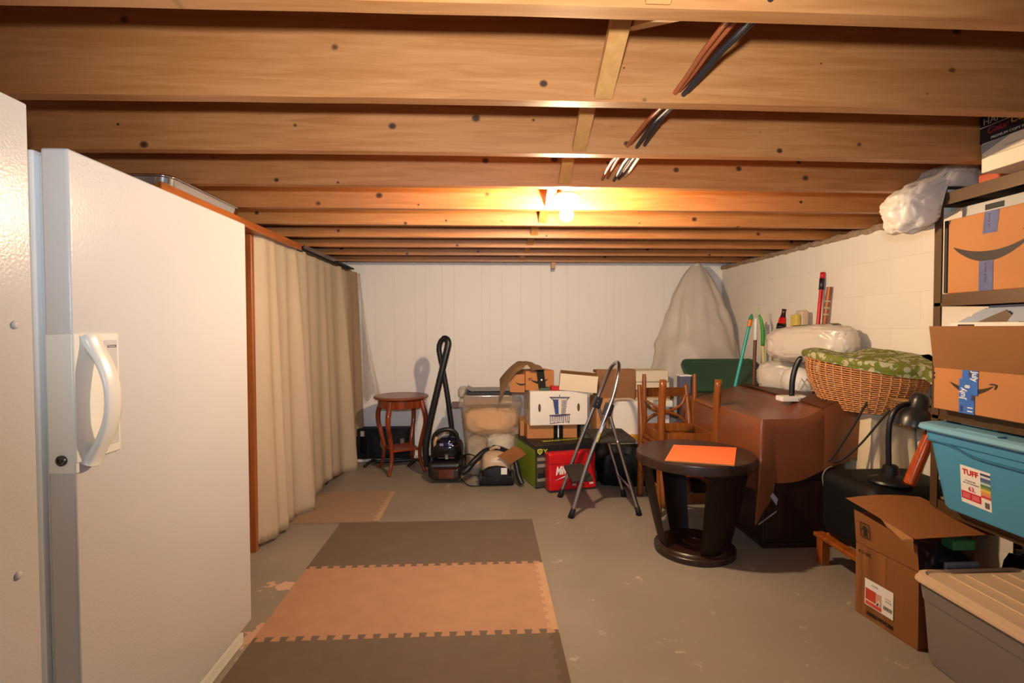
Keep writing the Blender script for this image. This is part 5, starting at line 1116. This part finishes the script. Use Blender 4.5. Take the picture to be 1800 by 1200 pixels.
gb = thing('grey_carton', 'flat pale grey printed carton lying on the large box under the top shelf', 'box', (2.1, 1.85, 1.6845))
bm = NB(); box(bm, 1.95, 2.26, 1.65, 2.035, 1.6845, 1.735, bev=.002); obj('body', bm, mat('pale_grey_box', '#b9b2a8', .65), gb)
bm = NB(); box(bm, 1.9492, 1.95, 1.86, 1.935, 1.70, 1.722); obj('print', bm, PRINT, gb)
# third shelf: open-flap box with arrow mark and tape, white tray box behind
b2 = thing('cardboard_box', 'wide cardboard box with raised flap, blue dated tape and arrow mark, middle shelf', 'box', (2.02, 1.75, .9115))
bm = NB(); box(bm, 1.838, 2.20, 1.40, 2.030, .9115, 1.080, bev=.003); obj('body', bm, CARD2, b2)
bm = NB(); grid(bm, 3, 3, lambda u, v: Vector((1.838 - .012 * v, 2.031 - .64 * u + .012 * v * (1 - u), 1.080 + .168 * v))); thick(bm, .004); obj('raised_flap', bm, CARD, b2)
FC = lambda y, z, x=1.8375: frame((x, y, z), (0, -1, 0), (0, 0, 1))
obj('arrow_mark', smile_bm(FC(1.866, 1.028), .176, .030), BROWN_PRINT_SHADE, b2)
bm = NB(); box(bm, 1.8356, 1.8368, 1.848, 1.912, .912, 1.045); box(bm, 1.8352, 1.8364, 1.836, 1.900, .985, 1.079); obj('tape', bm, TAPEB2, b2)
Ft = lambda y, z: frame((1.8350, y, z), (0, 0, 1), (0, 1, 0))
obj('tape_lettering', text_bm('July', .034, Ft(1.887, .967), .0003, .9, bold=.0006), LABELW, b2)
obj('tape_lettering', text_bm('8', .028, Ft(1.868, 1.010), .0003, .9, bold=.0006), LABELW, b2)
obj('tape_lettering', text_bm('11', .030, Ft(1.855, .916), .0003, .9, bold=.0006), LABELW, b2)
obj('tape_lettering', text_bm('July', .034, frame((1.8346, 1.858, 1.076), (0, 0, -1), (0, -1, 0)), .0003, .8, bold=.0006), LABELW, b2)
for y, z in ((1.905, .918), (1.872, 1.055), (1.86, .965)):
    bm = NB(); box(bm, 1.8344, 1.8352, y - .010, y, z, z + .022); obj('tape_mark', bm, mat('navy_letter', '#3a3a5c'), b2)
for z in (1.034, 1.052):
    bm = NB(); box(bm, 1.8366, 1.8376, 2.022, 2.0302, z, z + .008); obj('printed_bar', bm, PRINT, b2)
w3 = thing('white_tray_box', 'white box with open grey lid behind the box with raised flap', 'box', (2.08, 1.80, 1.085))
bm = NB(); box(bm, 1.90, 2.26, 1.50, 2.03, .9115 + .171, 1.262, bev=.002); obj('body', bm, WHITEBOX, w3)
bm = NB(); box(bm, 1.899, 1.9002, 1.92, 1.99, 1.246, 1.255); obj('dark_print', bm, BROWN_PRINT_SHADE, w3)
GREYL = mat('grey_lid_inside', '#9aa0ac', .7, var=.04)
PX = lambda x: Matrix(((0, 0, 1, x), (1, 0, 0, 0), (0, 1, 0, 0), (0, 0, 0, 1)))
bm = NB(); prism(bm, [(2.022, 1.2635), (1.975, 1.286), (1.968, 1.283), (1.955, 1.296), (1.905, 1.318), (1.900, 1.313), (1.888, 1.326), (1.55, 1.329), (1.55, 1.2635)], .003, PX(1.93)); obj('open_lid', bm, GREYL, w3)
bm = NB(); prism(bm, [(1.925, 1.264), (1.815, 1.308), (1.79, 1.285), (1.74, 1.264)], .004, PX(1.918)); obj('brown_insert', bm, mat('brown_insert', '#6d5a48', .8), w3)
bm = NB(); prism(bm, [(1.80, 1.264), (1.775, 1.300), (1.60, 1.318), (1.56, 1.264)], .003, PX(1.908)); obj('side_lid', bm, GREYL, w3)
# fourth shelf: light blue tote
LB = mat('light_blue_plastic', '#4b93ba', .35, var=.03); LBL = mat('pale_blue_lid', '#72abc6', .4, var=.03)
lt = thing('storage_tote', 'light blue plastic tote with a white printed label on the lower shelf', 'storage bin', (1.98, 1.75, .5215))
cyb = 1.745
bm = NB()
RR = [[bm.verts.new((x, y, z)) for x, y in rrect(1.985 - w, 1.985 + w, cyb - d, cyb + d, .05, 5)] for w, d, z in ((.15, .235, .5215), (.155, .242, .53), (.182, .283, .785), (.190, .290, .79), (.193, .293, .815), (.193, .293, .838))]
n = len(RR[0])
for a in range(5):
    for i in range(n): bm.faces.new((RR[a][i], RR[a][(i + 1) % n], RR[a + 1][(i + 1) % n], RR[a + 1][i]))
bm.faces.new(RR[0][::-1]); bm.faces.new(RR[-1]); obj('body', bm, LB, lt, smooth=True, auto=True)
bm = NB()
def swav(u, v):
    y = cyb + .262 - .52 * u; s = 1 / (1 + math.exp(-(u - .28) * 22)); z = .782 - .030 * s + .010 * v
    return Vector((1.985 - .1835 - .010 * math.sin(PI * v) + (.785 - z) * .10, y, z))
grid(bm, 40, 5, swav); thick(bm, .002); obj('wave_ridge', bm, LB, lt, smooth=True)
bm = NB()
RR = [[bm.verts.new((x, y, z)) for x, y in rrect(1.985 - w, 1.985 + w, cyb - d, cyb + d, .06, 6)] for w, d, z in ((.212, .312, .828), (.216, .316, .834), (.212, .312, .849), (.196, .296, .855), (.186, .286, .850))]
n = len(RR[0])
for a in range(4):
    for i in range(n): bm.faces.new((RR[a][i], RR[a][(i + 1) % n], RR[a + 1][(i + 1) % n], RR[a + 1][i]))
bm.faces.new(RR[0][::-1]); bm.faces.new(RR[4]); obj('lid', bm, LBL, lt, smooth=True, auto=True)
bm = NB(); box(bm, 1.80, 1.84, cyb - .02, cyb + .14, .8495, .8575, bev=.003); obj('lid_ridge', bm, LBL, lt, smooth=True)
dirv = Vector((-.027, 0, .255)).normalized()
Ml = frame((1.985 - .1572 - .0022, 1.880, .575), (0, -1, 0), (-.106, 0, .995)) @ Matrix.Rotation(math.radians(-2), 4, 'Z')
lab_ = NB(); quad_plate(lab_, Ml, .118, .145, .0008); lo = obj('label', lab_, LABELW, lt)
def onl(nm, body, size, x, y, mt, sx=1, bold=0.0): obj(nm, text_bm(body, size, Ml @ Matrix.Translation((x, y, .0012)), .0002, sx, bold=bold), mt, lo)
onl('lettering', 'TUFF', .028, .009, .113, RED, 1.0, .0012); onl('lettering', '63.', .024, .030, .052, RED, 1.0, .0006)
onl('lettering', 'STORAGE BIN', .0068, .018, .087, PRINT); onl('lettering', 'BAC DE RANGEMENT', .0068, .010, .078, PRINT)
bm = NB(); quad_plate(bm, Ml @ Matrix.Translation((0, 0, .0009)), .078, .030, .0005, .002, .016); obj('red_band', bm, RED, lo)
for x in (.007, .044):
    bm = NB(); quad_plate(bm, Ml @ Matrix.Translation((0, 0, .0015)), .030, .020, .0003, x, .021); obj('band_panel', bm, mat('rose_print', '#dd6a72', .5), lo)
for i, c in enumerate(('#3f4668', '#d5dbe2', '#4c6390', '#5a7596', '#b9d3cf', '#4f7d5a', '#8f9a52', '#e3c860', '#dfa050', '#e08a70', '#c8404c')):
    bm = NB(); quad_plate(bm, Ml @ Matrix.Translation((0, 0, .0009)), .038, .0082, .0005, .080, .128 - i * .0084); obj('colour_stripe', bm, mat('stripe_' + c[1:], c, .5, var=.02), lo)
bm = NB()
for i in range(9): quad_plate(bm, Ml @ Matrix.Translation((0, 0, .0009)), .0010, .022, .0004, .094 + i * .0020, .008)
o = obj('barcode', bm, BROWN_PRINT_SHADE, lo); o['kind'] = 'stuff'
# on the blue tote lid
rw = thing('red_white_package', 'small red and white package lying on the light blue tote lid', 'package', (1.95, 1.93, .856))
bm = NB(); box(bm, 1.90, 2.05, 1.82, 1.975, .856, .8755, bev=.003); obj('body', bm, LABELW, rw)
bm = NB(); box(bm, 1.8990, 1.8998, 1.935, 1.972, .858, .874); box(bm, 1.8990, 1.8998, 1.825, 1.90, .864, .874); obj('red_print', bm, RED, rw)
bm = NB(); box(bm, 2.16, 2.28, 2.035, 2.078, .5215, .80, bev=.012, seg=2); tag(obj('bubble_wrap', bm, mat('beige_bubble_wrap', '#cdb28c', .25, var=.2, vscale=60, bump=.6, bscale=50), smooth=True), 'beige bubble wrap packet behind the far end of the light blue tote', 'packet')
bm = NB(); box(bm, 1.90, 1.98, 1.99, 2.06, .5215, .534, bev=.003); tag(obj('olive_packet', bm, mat('olive_card', '#77693c', .6)), 'flat olive packet on the lower shelf under the end of the light blue tote', 'packet')
bm = NB(); blob(bm, (2.185, 1.62, .24), (.115, .38, .15), .12, 3, 6, 4, pw=.6, flat_bottom=.149); tag(obj('shade_fill_bag', bm, mat('shade_fill_bag', '#14161f', .5, var=.2, bump=.3, bscale=14), smooth=True), 'added dark bag under the lowest shelf, shade put into its navy colour', 'bag')  # added lump; its dark colour stands in for shade below the shelf

# ------------------------------------------------------------------ open cardboard box on the floor, right
fb = thing('open_box', 'open cardboard box on the floor with torn lid flap and a white label', 'box', (1.78, 2.01, 0))
L0, L1 = Vector((1.612, 2.156, 0)), Vector((1.648, 1.868, 0)); ex = (L1 - L0).normalized(); ey = Vector((-ex.y, ex.x, 0)); ey = ey if ey.x > 0 else -ey
Wd = (L1 - L0).length; Dp = .256; Hh = .305
def wall4(nm, p, d, w, h, t, mt, lean=0.0):
    bm = NB(); nrm = Vector((d.y, -d.x, 0)); grid(bm, 5, 3, lambda u, v: p + d * w * u + Vector((0, 0, h * v)) + nrm * lean * v); thick(bm, t); return obj(nm, bm, mt, fb)
wall4('side_panel', L0, ex, Wd, Hh, .004, CARD2)
wall4('rear_panel', L0, ey, Dp, Hh + .13, .004, CARDIN)
wall4('side_panel', L0 + ey * Dp, ex, Wd, Hh + .12, .004, CARDIN)
wall4('front_panel', L1, ey, Dp, .27, .004, CARD2)
bm = NB(); prism(bm, [(L0.x, L0.y), (L1.x, L1.y), ((L1 + ey * Dp).x, (L1 + ey * Dp).y), ((L0 + ey * Dp).x, (L0 + ey * Dp).y)], .004, Matrix.Translation((0, 0, .0005))); obj('bottom_panel', bm, CARDIN, fb)
# raised outer flap on the label side (torn, cut lower towards the near end)
bm = NB(); up = [(.0, .145), (.06, .138), (.10, .132), (.13, .128), (.16, .122), (.20, .118), (.245, .112), (Wd, .105)]
a = [bm.verts.new(L0 + ex * s + Vector((-.012 * (h / .145), 0, Hh + h))) for s, h in up]; c = [bm.verts.new(L0 + ex * s + Vector((0, 0, Hh + .002))) for s, h in up]
for i in range(len(up) - 1): bm.faces.new((c[i], c[i + 1], a[i + 1], a[i]))
thick(bm, .004); obj('torn_flap', bm, CARD2, fb)
bm = NB(); K = [Vector((1.590, 2.196, .486)), Vector((1.895, 2.150, .500)), Vector((1.985, 1.868, .448)), Vector((1.628, 1.866, .437))]
grid(bm, 6, 6, lambda u, v: (K[0] * (1 - u) + K[1] * u) * (1 - v) + (K[3] * (1 - u) + K[2] * u) * v + Vector((0, 0, .012 * math.sin(PI * u) * (1 - v) - .01 * (u > .9) * v))); thick(bm, .004); obj('lid_flap', bm, CARD2, fb)
bm = NB(); q = [bm.verts.new(p) for p in ((1.613, 2.045, .466), (1.624, 1.870, .437), (1.627, 1.868, .385), (1.622, 1.92, .410), (1.618, 1.965, .428), (1.614, 1.985, .432), (1.612, 2.01, .455))]
bm.faces.new(q); thick(bm, .004); obj('lid_lip', bm, CARD, fb)
nx = Vector((ex.y, -ex.x, 0)); nx = nx if nx.x < 0 else -nx
Mf = frame(L0 + nx * .0025, ex, (0, 0, 1))
bm = NB(); quad_plate(bm, Mf, .135, .112, .0008, .052, .060); wl = obj('white_label', bm, LABELW, fb)
for x, y, w, h, c in ((.056, .085, .050, .048, '#c8432c'), (.056, .064, .078, .016, '#d8503a'), (.106, .082, .028, .050, '#d9a48a')):
    bm = NB(); quad_plate(bm, Mf @ Matrix.Translation((0, 0, .0009)), w, h, .0004, x, y); obj('label_print', bm, mat('lp_' + c[1:], c, .6), wl)
bm = NB(); prism(bm, [(.104, .080), (.118, .108), (.128, .100), (.124, .080)], .0004, Mf @ Matrix.Translation((0, 0, .0014))); obj('label_picture', bm, mat('pale_picture', '#e2ddd5', .6), wl)
bm = NB(); prism(bm, [(.110, .083), (.117, .096), (.121, .092), (.116, .082)], .0004, Mf @ Matrix.Translation((0, 0, .0019))); obj('label_picture', bm, PRINT, wl)
bm = NB()
for i in range(16): quad_plate(bm, Mf @ Matrix.Translation((0, 0, .0009)), .0014 if i % 3 else .0008, .016, .0004, .142 + i * .0026, .083)
o = obj('barcode', bm, BROWN_PRINT_SHADE, wl); o['kind'] = 'stuff'
for body, size, x, y in (('CANADA', .010, .085, .151), ('STYLE', .009, .150, .128), ('MODEL', .009, .150, .117)):
    if body == 'CANADA': body = 'HOME'
    obj('lettering', text_bm(body, size, Mf @ Matrix.Translation((x, y, .0009)), .0002, 1.1), PRINT, wl)
obj('lettering', text_bm('HANDLE WITH CARE', .021, Mf @ Matrix.Translation((.062, .020, 0)), .0005, .62, bold=.0008), BROWN_PRINT_SHADE, fb)
obj('lettering', text_bm('4 - 1 GAL.', .022, Mf @ Matrix.Translation((.016, .268, 0)), .0005, .72), BROWN_PRINT_SHADE, fb)
Mfl = frame(L0 + Vector((-.0015, 0, Hh)) + nx * .0022, ex, Vector((-.012, 0, .145)))
bm = NB()
for q in ((.030, .040, .048, .003), (.030, .100, .048, .003), (.030, .040, .003, .063), (.075, .040, .003, .063)): quad_plate(bm, Mfl, q[2], q[3], .0008, q[0], q[1])
prism(bm, [(.044, .048), (.050, .048), (.054, .066), (.058, .048), (.064, .048), (.060, .078), (.066, .070), (.069, .074), (.060, .092), (.048, .092), (.039, .074), (.042, .070), (.048, .078)], .0008, Mfl); bmesh.ops.triangulate(bm, faces=bm.faces); obj('handling_symbol', bm, BROWN_PRINT_SHADE, fb)
bm = NB(); blob(bm, (1.80, 1.965, .24), (.10, .085, .135), .12, 3, 2, 4, pw=.6, flat_bottom=.12); tag(obj('plastic_bag', bm, mat('charcoal_plastic', '#2a2a31', .3, bump=.3, bscale=20), smooth=True), 'charcoal plastic bag inside the open cardboard box', 'bag')
bm = NB(); box(bm, 1.80, 1.89, 1.885, 1.94, .378, .418, bev=.003); tag(obj('green_packet', bm, mat('green_card', '#2c8050', .5)), 'small green packet inside the open cardboard box', 'packet')

# ------------------------------------------------------------------ grey tote with beige lid, nearest right
LIDB = mat('beige_lid_plastic', '#d3b595', .45, var=.02); TOTG = mat('grey_tote_plastic', '#7d756e', .5, var=.04)
gt2 = thing('storage_tote', 'large grey plastic tote with a ribbed beige lid in the near right corner', 'storage bin', (1.83, 1.50, 0))
xc, yc, hx, hy = 1.820, 1.46, .222, .395
bm = NB()
RR = [[bm.verts.new((x, y, z)) for x, y in rrect(xc - w, xc + w, yc - d, yc + d, .04, 5)] for w, d, z in ((.186, .358, 0.002), (.19, .362, .010), (.203, .374, .235), (.206, .377, .237), (.212, .384, .305))]
n = len(RR[0])
for a in range(4):
    for i in range(n): bm.faces.new((RR[a][i], RR[a][(i + 1) % n], RR[a + 1][(i + 1) % n], RR[a + 1][i]))
bm.faces.new(RR[0][::-1]); bm.faces.new(RR[4]); obj('body', bm, TOTG, gt2, smooth=True, auto=True)
bm = NB()
RR = [[bm.verts.new((x, y, z)) for x, y in rrect(xc - w, xc + w, yc - d, yc + d, .045, 6)] for w, d, z in ((hx, hy, .298), (hx + .002, hy + .002, .302), (hx, hy, .312), (hx - .004, hy - .004, .313), (hx - .006, hy - .006, .326), (hx - .020, hy - .020, .330), (hx - .026, hy - .026, .322))]
n = len(RR[0])
for a in range(6):
    for i in range(n): bm.faces.new((RR[a][i], RR[a][(i + 1) % n], RR[a + 1][(i + 1) % n], RR[a + 1][i]))
bm.faces.new(RR[0][::-1]); bm.faces.new(RR[6]); lid_ = obj('lid', bm, LIDB, gt2, smooth=True, auto=True)
for x in (1.70, 1.765, 1.865, 1.93):
    bm = NB(); box(bm, x, x + .014, yc - .36, yc + .34, .3215, .3285, bev=.0025); obj('lid_rib', bm, LIDB, lid_, smooth=True)
bm = NB(); box(bm, xc - .075, xc + .06, yc + hy + .001, yc + hy + .016, .285, .345, bev=.004); obj('latch_handle', bm, mat('slate_blue_plastic', '#7f8795', .45), gt2, smooth=True, auto=True)
